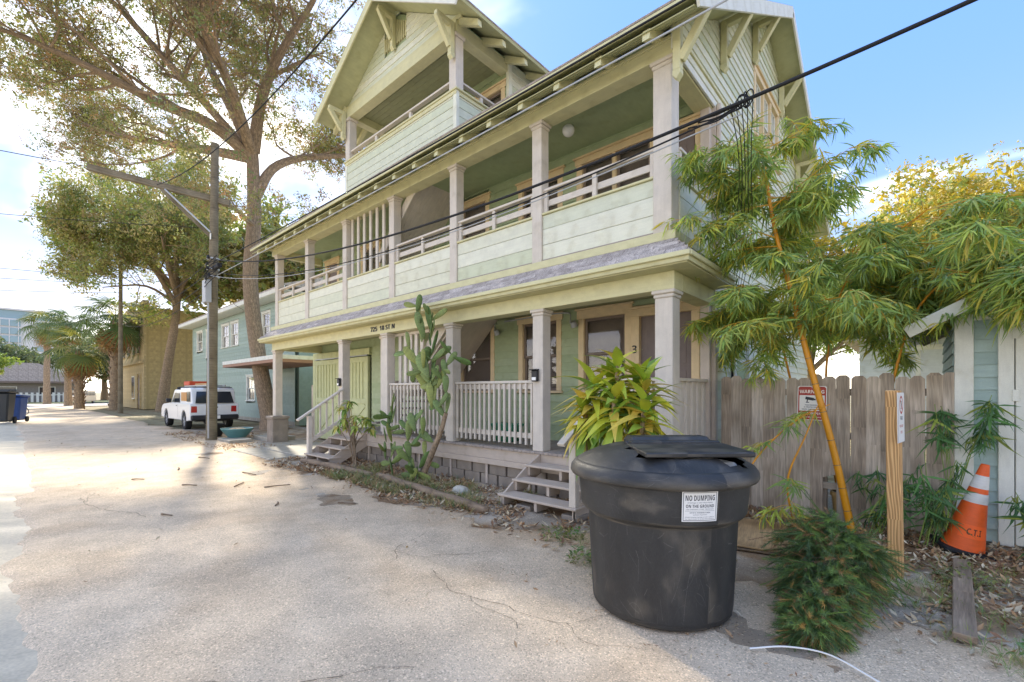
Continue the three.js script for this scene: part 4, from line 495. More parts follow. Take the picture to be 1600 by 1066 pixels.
// ---------------------------------------------------------------- trees and plants
function sprig(n, L, W, spread, seed, bend = 0.2) { const g = [], r = rng(seed); for (let i = 0; i < n; i++) { const l = leafGeo(L * (0.7 + r() * 0.5), W * (0.8 + r() * 0.4), 0.35, bend, 2); l.rotateZ((r() - 0.5) * 2); l.rotateX(-r() * 1.9 + 0.5); l.rotateY(r() * 6.283); l.translate((r() - 0.5) * spread, (r() - 0.5) * spread, (r() - 0.5) * spread); g.push(l); } return mergeGeometries(g); }
function grow(limbs, o) { // limbs: {pts, r:[..]}; side branches, twigs and leaf places
  const wood = [], leaf = [], R = rng(o.seed), q = (a, b) => a + (b - a) * R();
  const branch = (p, d, len, rad, lvl) => {
    const pts = [p.clone()], n = 4; let c = p.clone(), dir = d.clone();
    for (let i = 0; i < n; i++) { dir.add(V(q(-0.35, 0.35), q(-0.22, 0.34) + (o.up ?? 0.05), q(-0.35, 0.35))).normalize(); c = c.clone().addScaledVector(dir, len / n); pts.push(c); }
    wood.push(limbGeo(pts, [rad, rad * 0.75, rad * 0.5, rad * 0.25], lvl > 1 ? 4 : 6, lvl > 1 ? 1 : 2));
    if (lvl < o.levels) for (let k = 0; k < o.kids; k++) { const t = q(0.25, 1) * n, i = Math.min(n - 1, Math.floor(t)), s = pts[i].clone().lerp(pts[i + 1], t - i), e = pts[i + 1].clone().sub(pts[i]).normalize(); branch(s, e.add(V(q(-1, 1), q(-0.5, 0.8), q(-1, 1))).normalize(), len * q(0.42, 0.68), rad * 0.45, lvl + 1); }
    if (lvl >= o.levels - 1) for (let k = 0; k < o.leaves; k++) { const t = q(0.2, 1.05) * n, i = Math.min(n - 1, Math.floor(t)); leaf.push(pts[i].clone().lerp(pts[i + 1], t - i).add(V(q(-1, 1), q(-1, 1), q(-1, 1)).multiplyScalar(o.puff))); }
  };
  for (const L of limbs) {
    wood.push(limbGeo(L.pts.map((p) => V(...p)), L.r, 10, 4));
    if (L.bare) continue; const cv = new THREE.CatmullRomCurve3(L.pts.map((p) => V(...p)), false, 'centripetal');
    for (let k = 0; k < L.n; k++) { const t = q(L.from ?? 0.25, 1), p = cv.getPoint(t), e = cv.getTangent(t); branch(p, e.multiplyScalar(0.7).add(V(q(-1, 1), q(-0.45, 0.8), q(-1, 1))).normalize(), o.len * q(0.7, 1.3) * (1.1 - 0.35 * t), lerp(L.r[0], L.r[L.r.length - 1], t) * 0.42, 1); }
  }
  return { wood: mergeGeometries(wood), leaf };
}
function tree(name, label, base, limbs, o, barkM, leafG, cols, group) {
  const t = thing(name, label, 'tree', base, 0, group), { wood, leaf } = grow(limbs, o); wood.translate(-base[0], -base[1], -base[2]); mesh('trunk', wood, barkM, t);
  const ms = [], cs = [], R = rng(o.seed + 5); for (const p of leaf) { ms.push(mat4(p.x - base[0], p.y - base[1], p.z - base[2], R() * 6, R() * 6, R() * 6, o.size * (0.45 + R() * R() * 1.1))); const c = cols[Math.floor(R() * cols.length)], k = 0.75 + R() * 0.5; cs.push(C(c[0] * k, c[1] * k, c[2] * k)); }
  instanced('crown', leafG, leafM(0xffffff, 0.5), t, ms, cs).userData.kind = 'stuff'; return t;
}
const gOak = sprig(12, 0.13, 0.06, 0.28, 21), gOak2 = sprig(10, 0.2, 0.1, 0.5, 22), gFar = sprig(10, 0.5, 0.26, 1.1, 23);
const OLIVE = [[0.3, 0.3, 0.08], [0.38, 0.32, 0.12], [0.22, 0.27, 0.07], [0.44, 0.36, 0.15], [0.46, 0.28, 0.13], [0.36, 0.38, 0.1]];
tree('shade_tree', 'tall forked shade tree with a thick trunk behind the utility pole', [-21.3, 0, -7.8], [
  { pts: [[-21.25, -0.1, -7.85], [-21.35, 0.6, -7.72], [-21.71, 3.13, -7.42], [-21.98, 6.53, -7.17], [-22.08, 9.44, -7.36], [-22.36, 12.7, -7.37]], r: [0.58, 0.36, 0.31, 0.3, 0.29, 0.24], bare: true },
  { pts: [[-22.36, 12.2, -7.37], [-22.11, 12.89, -5.71], [-21.94, 12.87, -3.86], [-21.66, 13.04, -2.09], [-22.05, 13.39, -0.2], [-22.6, 13.6, 2]], r: [0.27, 0.22, 0.17, 0.12, 0.07, 0.03], n: 16 },
  { pts: [[-22.38, 12.5, -7.35], [-23.66, 14.67, -7.01], [-25.95, 17.53, -6.71], [-28.09, 21.05, -6.4], [-30.06, 24, -5.98]], r: [0.28, 0.23, 0.17, 0.1, 0.05], n: 16 },
  { pts: [[-22.32, 12.5, -7.41], [-21.58, 14.76, -7.53], [-20.42, 16.36, -7.89], [-18.9, 18.14, -8.59], [-17.6, 20, -8.9]], r: [0.28, 0.22, 0.16, 0.1, 0.05], n: 15 },
  { pts: [[-22.05, 10.3, -7.37], [-22.33, 11.99, -8.2], [-22.85, 13.3, -9.75], [-22.73, 14.2, -11.87], [-22.83, 15.4, -14.2]], r: [0.24, 0.2, 0.16, 0.11, 0.05], n: 13, from: 0.45 },
  { pts: [[-22.36, 12.3, -7.37], [-20.6, 13.9, -6.0], [-19.2, 15.6, -4.3], [-17.6, 17.4, -2.6]], r: [0.24, 0.18, 0.12, 0.05], n: 15 },
  { pts: [[-22.44, 12.2, -7.29], [-26.3, 13.57, -5.99], [-29.93, 14.6, -4.09], [-33.51, 16.02, -2.22]], r: [0.24, 0.18, 0.12, 0.05], n: 15 },
  { pts: [[-22.4, 12.4, -7.3], [-24, 15.5, -5], [-25.5, 18.5, -2.6], [-27, 20.5, 0]], r: [0.2, 0.15, 0.1, 0.05], n: 15 },
  { pts: [[-21.9, 9.0, -7.3], [-21.5, 9.4, -6.4], [-20.8, 9.2, -5.6]], r: [0.12, 0.08, 0.03], n: 3 },
], { seed: 12, levels: 3, kids: 4, leaves: 10, len: 3.7, puff: 0.55, size: 1.12, up: 0.0 }, m.bark, gOak, OLIVE);
const MID = [[0.3, 0.36, 0.07], [0.42, 0.42, 0.1], [0.22, 0.3, 0.06], [0.46, 0.4, 0.11], [0.36, 0.28, 0.1]];
tree('broadleaf_tree', 'leafy green tree with a leaning trunk beside the tan building', [-48.6, 0, -8.9], [
  { pts: [[-48.6, -0.1, -8.85], [-48.19, 3.97, -9.22], [-47.69, 7.85, -9.66], [-47.53, 11.16, -9.81]], r: [0.46, 0.35, 0.31, 0.25], bare: true },
  { pts: [[-47.61, 8.95, -9.74], [-46.58, 11.73, -7.98], [-45.91, 13.2, -6.2], [-45.6, 13.6, -5.0]], r: [0.22, 0.17, 0.12, 0.06], n: 11 },
  { pts: [[-47.53, 11, -9.81], [-49.93, 15, -9.0], [-52.5, 18, -7.0]], r: [0.26, 0.18, 0.08], n: 10 },
  { pts: [[-47.57, 10.06, -9.77], [-45.02, 13.08, -10.71], [-42.5, 15.5, -11.13]], r: [0.22, 0.16, 0.06], n: 10 },
  { pts: [[-47.57, 9.51, -9.77], [-49.01, 11.65, -11.17], [-49.58, 15.19, -13.34]], r: [0.2, 0.14, 0.06], n: 7 },
  { pts: [[-47.6, 10.5, -9.7], [-46, 12.5, -7], [-47, 13.4, -4.2]], r: [0.2, 0.14, 0.06], n: 10 },
  { pts: [[-47.6, 9.2, -9.7], [-46.5, 10.2, -7.5], [-46.2, 9.6, -4.8]], r: [0.14, 0.09, 0.04], n: 7 }, { pts: [[-47.6, 11, -9.7], [-47.2, 15, -9.6], [-46.6, 18.5, -9]], r: [0.2, 0.13, 0.05], n: 9 }, { pts: [[-47.6, 10, -9.7], [-43.5, 11.6, -8.3], [-39.5, 12.6, -7.2]], r: [0.2, 0.13, 0.05], n: 10 },
], { seed: 44, levels: 3, kids: 4, leaves: 9, len: 3.5, puff: 0.7, size: 1.3, up: -0.04 }, m.bark2, gOak2, MID);
// far trees: crown masses with trunks
function farTree(name, label, x, z, h, r, cols, seed, group, o2 = {}) { const R = rng(seed), limbs = [{ pts: [[x, -0.1, z], [x + 0.2, h * 0.25, z], [x - 0.1, h * 0.5, z + 0.1]], r: [r * 0.08, r * 0.06, r * 0.04], bare: true }]; for (let k = 0; k < 6; k++) { const a = k * 1.05 + R(), e = r * (0.55 + R() * 0.3); limbs.push({ pts: [[x, h * 0.4, z], [x + Math.cos(a) * e * 0.5, h * (0.55 + R() * 0.1), z + Math.sin(a) * e * 0.5], [x + Math.cos(a) * e, h * (0.6 + R() * 0.25), z + Math.sin(a) * e]], r: [r * 0.035, r * 0.02, r * 0.01], n: 7 }); } limbs.push({ pts: [[x, h * 0.45, z], [x, h * 0.7, z], [x + 0.2, h * 0.88, z]], r: [r * 0.035, r * 0.02, r * 0.01], n: 8 }); return tree(name, label, [x, 0, z], limbs, { seed, levels: 2, kids: 4, leaves: o2.leaves ?? 7, len: r * 0.5, puff: r * 0.12, size: o2.size ?? r * 0.17, up: 0.03 }, m.bark2, gFar, cols, group); }
const DK = [[0.1, 0.15, 0.04], [0.15, 0.19, 0.06], [0.19, 0.21, 0.08]], YE = [[0.62, 0.47, 0.03], [0.68, 0.54, 0.05], [0.44, 0.42, 0.05], [0.32, 0.37, 0.05], [0.6, 0.42, 0.03]], LG = [[0.32, 0.42, 0.06], [0.4, 0.46, 0.08], [0.22, 0.34, 0.05]];
farTree('golden_tree', 'tree with golden yellow foliage behind the bamboo', 0.9, -27, 9.3, 6, YE, 71, null, { size: 0.4, leaves: 34 }); farTree('golden_tree', 'smaller golden yellow tree at the right edge of the photo', 6.2, -26, 8.0, 4.4, YE, 72, null, { size: 0.36, leaves: 30 }); farTree('background_tree', 'green tree low behind the shed roof', 3.2, -17, 5.2, 3.0, LG, 73, null, { size: 0.26, leaves: 18 }); farTree('background_tree', 'green tree behind the fence beside the house wall', -3.4, -23, 6.2, 3.4, LG, 79, null, { size: 0.3, leaves: 18 });
farTree('background_tree', 'hazy round tree in front of the white tower', -125, 4, 8, 7, DK, 74, 'trees at the end of the alley'); farTree('background_tree', 'dark tree beside the far grey-roofed bungalow', -122, -13, 10, 8, DK, 75, 'trees at the end of the alley'); farTree('background_tree', 'bushy tree over the parked tan van', -112, -24, 12, 8, DK, 78, 'trees at the end of the alley'); farTree('background_tree', 'leafy tree behind the far palms', -97, -14, 9, 6, DK, 81, 'trees at the end of the alley'); farTree('background_tree', 'round green tree over the far bungalow roof', -114, 0, 8.5, 6, DK, 82, 'trees at the end of the alley'); farTree('lime_shrub', 'bright lime green shrub at the left edge beside the bins', -58, 2.6, 5.2, 2.6, LG, 76); farTree('background_tree', 'dense dark tree behind the teal house', -36, -22, 11, 6, DK, 77, 'trees behind the houses'); farTree('background_tree', 'tall leafy tree behind the big shade tree trunk', -47, -17.5, 18, 8, MID, 80, 'trees behind the houses');
// palms
function frond(L, droop, seed) { const g = [], r = rng(seed), n = 22; const at = (t) => V(0, L * (0.35 * t - droop * t * t), L * t * (1 - 0.18 * droop * t)); g.push(limbGeo([0, 0.3, 0.6, 1].map((t) => at(t * 0.62)), [0.02, 0.008], 4, 2)); const c = at(0.58); for (let i = 0; i < n; i++) { const a = (i / (n - 1) - 0.5) * 4.4, l = leafGeo(L * (0.55 - Math.abs(a) * 0.05), 0.055, 0.5, 0.35 + r() * 0.3, 3); l.rotateY(a); l.rotateX(0.15 + droop * 0.5); l.translate(c.x, c.y, c.z); g.push(l); } return mergeGeometries(g.map((q) => { q.deleteAttribute('uv'); return q; })); }
const fG = [frond(2.0, 0.5, 1), frond(2.0, 1.0, 2)], mFrond = [leafM(C(0.1, 0.17, 0.04), 0.3), leafM(C(0.16, 0.22, 0.05), 0.3), leafM(C(0.36, 0.34, 0.06), 0.3)], mDead = leafM(C(0.42, 0.25, 0.1), 0.25);
function palm(label, x, z, h, s, dead, gold, seed) {
  const t = thing('fan_palm', label, 'palm', [x, 0, z], 0, 'fan palms by the alley'), R = rng(seed); mesh('trunk', limbGeo([V(0, -0.1, 0), V(0.1 * s, h * 0.3, 0.05), V(-0.05, h * 0.7, 0), V(0, h, 0)], [0.26 * s, 0.2 * s, 0.19 * s, 0.2 * s], 10), m.bark2, t);
  if (dead > 10) for (let k = 0; k < 60; k++) { const a = k * 2.4, y = 0.3 + h * 0.85 * k / 60; const o = mesh('boot', cbox(0.12 * s, 0.3 * s, 0.05 * s, 0.01), m.oldWood, t, Math.sin(a) * 0.22 * s, y, Math.cos(a) * 0.22 * s); o.rotation.set(0.45, a, 0, 'YXZ'); }
  for (let k = 0; k < 26; k++) { const o = mesh('frond', fG[k % 2], gold && k % 4 === 0 ? mFrond[2] : mFrond[k % 2], t, 0, h, 0); o.rotation.set(-1.15 + (k / 26) * 1.75, k * 2.4 + R(), 0, 'YXZ'); o.scale.setScalar(s * (0.85 + R() * 0.3)); }
  for (let k = 0; k < dead; k++) { const o = mesh('dead_frond', fG[1], mDead, t, 0, h - 0.15, 0); o.rotation.set(0.85 + R() * 0.55, k * 2.4 + R(), 0, 'YXZ'); o.scale.setScalar(s * (0.75 + R() * 0.2)); }
}
palm('big fan palm with a shaggy trunk and brown skirt by the second pole', -55, -6.6, 8.2, 1.8, 30, false, 1); palm('fan palm with yellow-brown hanging fronds left of the big palm', -60, -4.6, 5.6, 1.6, 26, true, 2); palm('slender far palm standing in front of the tan van', -72, -4.6, 9.2, 1.5, 10, false, 3); palm('thin pale palm beside the far bungalow fence', -84, -3.4, 10, 1.6, 8, true, 4); palm('single palm top rising at the right edge of the photo', 6.6, -34, 11.5, 1.5, 3, false, 5);
// the bamboo with golden canes
{
  const t = thing('golden_bamboo', 'golden-caned bamboo with drooping green leaves in front of the fence', 'bamboo', [-0.6, 0, -6.9]), B = V(-0.6, 0, -6.9), cane = M(S('#e59a16'), 0.4, { map: tPaint }), R = rng(88), q = (a, b) => a + (b - a) * R(), tips = [];
  const culm = (pts, r0, nm) => { const P = pts.map((p) => V(...p).sub(B)), cv = new THREE.CatmullRomCurve3(P), c = mesh(nm, limbGeo(P, [r0, r0 * 0.75, r0 * 0.4], 10, 8), cane, t), n = Math.max(2, Math.round(cv.getLength() / 0.26)); for (let i = 1; i < n; i++) { const p = cv.getPoint(i / n), d = cv.getTangent(i / n), g = new THREE.TorusGeometry(r0 * lerp(1, 0.45, i / n) * 0.98, r0 * 0.1, 5, 12); const o = mesh('node_ring', g, m.oldWood, c, p.x, p.y, p.z); o.quaternion.setFromUnitVectors(V(0, 0, 1), d); } return cv; };
  const main = culm([[-0.55, 0, -6.55], [-0.72, 0.95, -6.5], [-0.98, 2.11, -6.45], [-1.12, 2.8, -6.4], [-1.3, 3.7, -6.3], [-1.42, 4.7, -6.2]], 0.042, 'culm'), twigM = M(S('#d9a02c'), 0.5);
  const c2 = culm([[-1.05, 0, -6.2], [-1.12, 0.6, -6.1], [-0.95, 1.15, -6.2], [-0.85, 1.5, -6.35]], 0.014, 'shoot'), c3 = culm([[-1.55, 0.55, -5.75], [-1.35, 0.95, -5.95], [-1.0, 1.35, -6.25], [-0.75, 1.5, -6.45]], 0.012, 'shoot');
  const tw = [], br = (p, d, L, drop, lv) => { const pts = [p.clone()]; let c = p.clone(), e = d.clone(); for (let i = 0; i < 4; i++) { e.add(V(q(-0.15, 0.15), -drop * 0.25, q(-0.15, 0.15))).normalize(); c = c.clone().addScaledVector(e, L / 4); pts.push(c); } tw.push(limbGeo(pts, [lv ? 0.004 : 0.009, 0.002], 4, 1)); for (let i = 1; i < 5; i++) { if (!lv) for (let k = 0; k < 3; k++) br(pts[i], V(q(-1, 1), q(-0.5, 0.5), q(-1, 1)).add(e.clone().multiplyScalar(0.9)).normalize(), L * q(0.25, 0.45), 0.6, 1); else tips.push([pts[i], e.clone()]); } };
  for (let k = 0; k < 26; k++) { const u = q(0.52, 1), p = main.getPoint(u), a = q(0, 6.28); br(p, V(Math.cos(a), q(-0.1, 0.55), Math.sin(a) * 0.8).normalize(), q(0.45, 0.95), 0.2, 0); }
  for (let k = 0; k < 25; k++) { const p = V(q(-0.5, 1.5), q(2.5, 3.2), q(-1.0, -0.1)); br(p, V(q(0.2, 1), q(-0.3, 0.4), q(-0.5, 0.7)).normalize(), q(0.5, 0.9), 0.6, 0); }
  for (let k = 0; k < 2; k++) { const p = V(q(-1.2, -0.5), q(2.0, 3.0), q(0.0, 0.5)); br(p, V(q(-1, 0.3), q(-0.3, 0.3), q(-0.2, 0.8)).normalize(), q(0.5, 0.8), 0.6, 0); }
  for (let k = 0; k < 14; k++) { const p = V(q(0.9, 2.3), q(2.6, 3.15), q(-0.4, 0.7)); br(p, V(q(-0.3, 1), q(-0.2, 0.3), q(-0.4, 0.7)).normalize(), q(0.4, 0.8), 0.4, 0); }
  // arching canes that carry the foliage to the right and left
  for (const pts of [[[-0.3, 0, -7.3], [-0.2, 1.8, -7.25], [0.1, 2.75, -7.1], [0.7, 3.1, -6.8], [1.5, 2.9, -6.4]], [[-0.75, 0, -7.4], [-0.9, 2.0, -7.4], [-0.6, 3.2, -7.2], [0.1, 3.7, -6.9]], [[-1.0, 0, -7.35], [-1.3, 1.8, -7.3], [-1.5, 2.8, -6.9], [-1.75, 3.05, -6.4]]]) { const cv = culm(pts, 0.018, 'cane'); for (let k = 0; k < 10; k++) { const u = q(0.55, 1), a = q(0, 6.28); br(cv.getPoint(u), V(Math.cos(a), q(-0.3, 0.4), Math.sin(a)).normalize(), q(0.5, 0.9), 0.6, 0); } }
  for (const cv of [c2, c3]) for (let k = 0; k < 3; k++) br(cv.getPoint(q(0.1, 1)), V(q(-1, 1), q(-0.2, 0.3), q(-0.2, 1)).normalize(), q(0.2, 0.35), 0.6, 1);
  mesh('twigs', mergeGeometries(tw), twigM, t);
  const fanOf = (n, sd) => { const g = [], r = rng(sd); for (let i = 0; i < n; i++) { const l = leafGeo(0.1 + r() * 0.1, 0.013 + r() * 0.01, 0.5, 0.25 + r() * 0.6, 3); l.rotateZ((r() - 0.5) * 1.4); l.rotateX(0.1 + r() * 0.5); l.rotateY((i - (n - 1) / 2) * 0.55 + (r() - 0.5) * 0.7); l.translate((r() - 0.5) * 0.03, -r() * 0.02, r() * 0.1 - 0.03); g.push(l); } return mergeGeometries(g); }, fans = [fanOf(3, 1), fanOf(5, 2), fanOf(4, 3), fanOf(6, 4)], fan = fans[1], MS = fans.map(() => []), CS = fans.map(() => []);
  for (const [p, d] of tips) for (let k = 0; k < 2; k++) { const w = Math.floor(R() * 4), ms = MS[w], cs = CS[w], yaw = Math.atan2(d.x, d.z) + q(-0.9, 0.9); ms.push(mat4(p.x, p.y, p.z, q(-0.5, 0.8), yaw, q(-0.7, 0.7), q(0.75, 1.35))); const y = R(), k2 = q(0.75, 1.25); cs.push(y < 0.16 ? C(0.68 * k2, 0.58 * k2, 0.07) : y < 0.6 ? C(0.46 * k2, 0.55 * k2, 0.09) : C(0.26 * k2, 0.4 * k2, 0.08)); }
  fans.forEach((f, i) => { instanced('foliage', f, leafM(0xffffff, 0.4), t, MS[i], CS[i]).userData.kind = 'stuff'; });
  // young shoots around the post, cone and shed
  [[-0.3, -6.6, 0.8, 'young bamboo shoots between the golden cane and the timber post'], [0.12, -6.45, 1.0, 'leafy young bamboo beside the orange cone'], [0.3, -6.75, 1.75, 'bamboo spray hanging beside the white shed corner'], [0.95, -6.3, 0.75, 'young bamboo sprigs in front of the white shed door']].forEach(([x, z, h, lab], n) => { const s = thing('bamboo_shoot', lab, 'bamboo', [x, 0, z], 0, 'young bamboo along the fence'), mm = [], cc = [], ww = []; for (let k = 0; k < 6; k++) { const a = q(0, 6.28), pts = [V(q(-0.15, 0.15), 0, q(-0.1, 0.1)), V(Math.cos(a) * 0.12, h * q(0.4, 0.6), Math.sin(a) * 0.1), V(Math.cos(a) * 0.3, h * q(0.7, 1), Math.sin(a) * 0.25)]; ww.push(limbGeo(pts, [0.005, 0.003], 4, 3)); const cv = new THREE.CatmullRomCurve3(pts); for (let j = 0; j < 9; j++) { const p = cv.getPoint(n === 2 ? q(0.7, 1) : q(0.25, 1)); mm.push(mat4(p.x, p.y, p.z, q(0, 0.8), q(0, 6.28), q(-0.4, 0.4), q(0.8, 1.35))); const b = q(0.7, 1.2); cc.push(R() < 0.2 ? C(0.3 * b, 0.36 * b, 0.05) : C(0.09 * b, 0.22 * b, 0.05)); } } mesh('stems', mergeGeometries(ww), M(S('#7f9442'), 0.6), s); instanced('foliage', fan, leafM(0xffffff, 0.35), s, mm, cc).userData.kind = 'stuff'; });
}
// corn plant with striped broad leaves: each leaf its own part
{
  const t = thing('corn_plant', 'bushy yellow-green corn plant in front of the porch corner', 'plant', [-2.42, 0, -4.42]), R = rng(61), q = (a, b) => a + (b - a) * R(), gs = [0.35, 0.55, 0.8, 1.1].map((b, i) => leafGeo(0.37, 0.1, 0.3, b, 7)), ms = [C(0.6, 0.62, 0.05), C(0.36, 0.5, 0.05), C(0.75, 0.68, 0.07), C(0.2, 0.36, 0.05), C(0.8, 0.6, 0.1), C(0.5, 0.6, 0.06)].map((c) => { const x = leafM(c, 0.3); x.roughness = 0.45; return x; });
  for (const [x, z, h] of [[0, 0, 1.93], [-0.26, 0.06, 1.72], [0.28, -0.08, 1.74], [0.05, 0.16, 1.6], [-0.16, -0.18, 1.84], [0.36, 0.1, 1.52], [-0.34, 0.1, 1.5], [0.14, -0.22, 1.8]]) { mesh('cane', limbGeo([V(x * 0.3, 0, z * 0.3), V(x * 0.8, h * 0.5, z), V(x, h, z)], [0.03, 0.022], 8, 3), m.bark2, t); for (let k = 0; k < 36; k++) { const o = mesh('leaf', gs[Math.floor(R() * 4)], ms[Math.floor(R() * 6)], t, x, h - 0.4 * (k / 36), z); o.rotation.set(-1.15 + k / 36 * 1.75 + q(-0.15, 0.15), k * 2.4 + q(-0.3, 0.3), q(-0.3, 0.3), 'YXZ'); o.scale.set(q(0.8, 1.2), 1, q(0.75, 1.1)); } }
}
// tall prickly pear: flat pads as parts
{
  const t = thing('prickly_pear', 'tall prickly pear cactus with flat green pads before the porch rail', 'cactus', [-6.75, 0, -5.1]), R = rng(17), q = (a, b) => a + (b - a) * R(), pm = ['#86a45a', '#9ab565', '#759a4e', '#b0c065', '#a0b86c'].map((c) => M(S(c), 0.6, { map: tWood, bumpMap: bBark, bumpScale: 0.01 }));
  const padG = (() => { const g = new THREE.SphereGeometry(0.5, 14, 10), p = g.attributes.position; for (let i = 0; i < p.count; i++) { const y = p.getY(i) + 0.5; p.setXYZ(i, p.getX(i) * 0.4 * (0.55 + 0.75 * y), y, p.getZ(i) * 0.1); } g.computeVertexNormals(); return g; })();
  mesh('stem', limbGeo([V(-0.02, 0, 0.05), V(0.22, 0.45, 0.02), V(0.5, 0.95, 0), V(0.62, 1.28, -0.02)], [0.06, 0.055, 0.045, 0.035], 10), m.bark2, t);
  const pad = (x, y, z, L0, lean, turn, tip = 0) => { const L = L0 * 1.12; const o = mesh('pad', padG, pm[Math.floor(R() * 5)], t, x, y, z); o.rotation.set(tip + q(-0.25, 0.25), turn + q(-0.5, 0.5), lean, 'YXZ'); o.scale.set(L * q(0.75, 1.05), L, L * 1.0); return [x - Math.sin(lean) * Math.cos(turn) * L * 0.93, y + Math.cos(lean) * L * 0.93, z + Math.sin(lean) * Math.sin(turn) * L * 0.93]; };
  const chain = (x, y, z, n, L, lean, turn, k) => { let p = [x, y, z]; for (let i = 0; i < n; i++) { const l = lean + q(-0.4, 0.4), b = p; p = pad(...p, L * q(0.8, 1.15), l, turn + q(-0.5, 0.5)); if (k > 0) for (let j = 0; j < k; j++) pad(lerp(b[0], p[0], q(0.4, 0.9)), lerp(b[1], p[1], q(0.4, 0.9)), lerp(b[2], p[2], 0.6), L * q(0.6, 0.95), l + (j % 2 ? 1 : -1) * q(0.7, 1.5), q(-0.9, 0.9), q(-0.4, 0.4)); } };
  chain(0.6, 1.2, 0, 3, 0.4, 0.45, 0.3, 2); chain(0.3, 1.9, 0.05, 3, 0.42, 0.35, -0.2, 3); chain(0.02, 2.55, 0.05, 2, 0.36, 0.25, 0.1, 2); chain(0.62, 1.25, -0.02, 3, 0.34, -0.1, 0.5, 0); chain(0.1, 2.6, 0.05, 1, 0.42, -0.15, 0.2, 0);
  chain(0.35, 1.35, 0.08, 3, 0.4, 0.5, 0.4, 2); chain(0.15, 1.6, -0.04, 2, 0.42, 0.9, -0.3, 2); chain(0.42, 1.7, 0.02, 2, 0.36, -0.35, 0.2, 2); chain(-0.3, 0, 0.1, 3, 0.36, 0.15, 0.2, 2); chain(-0.75, 0, 0.15, 4, 0.36, -0.1, -0.3, 2); chain(-0.1, 0, 0.25, 2, 0.34, -0.3, 0.4, 2); chain(0.1, 0, 0.2, 1, 0.3, 0.5, 0, 2); chain(-1.1, 0.3, 0.1, 4, 0.34, -0.12, 0.2, 1); chain(0.35, 0.75, 0.05, 2, 0.34, 0.7, 0.2, 2);
}
{ // shrub by the left steps
  const t = thing('leafy_shrub', 'thin-stemmed shrub with yellowing leaf tufts beside the left steps', 'shrub', [-8.9, 0, -4.95]), R = rng(52), q = (a, b) => a + (b - a) * R(), lg = leafGeo(0.19, 0.075, 0.25, 0.5, 4), lm = [C(0.3, 0.42, 0.07), C(0.48, 0.52, 0.09), C(0.58, 0.5, 0.1), C(0.2, 0.34, 0.06)].map((c) => leafM(c, 0.3)), st = [];
  for (let k = 0; k < 14; k++) { const a = q(2.2, 4.6), o = q(0.15, 0.75), h = q(0.75, 1.65), P = [V(q(-0.06, 0.06), 0, q(-0.05, 0.05)), V(Math.cos(a) * o * 0.35, h * 0.55, Math.sin(a) * o * 0.2), V(Math.cos(a) * o * (k % 3 ? 1 : -0.6), h, Math.sin(a) * o * 0.5)]; mesh('stem', limbGeo(P, [0.014, 0.008], 6, 4), m.bark2, t); for (let j = 0; j < 11; j++) { const f = mesh('leaf', lg, lm[Math.floor(R() * 4)], t, P[2].x, P[2].y - q(0, 0.08), P[2].z); f.rotation.set(q(-0.5, 0.9), q(0, 6.28), q(-0.3, 0.3), 'YXZ'); f.scale.setScalar(q(0.7, 1.15)); } }
}
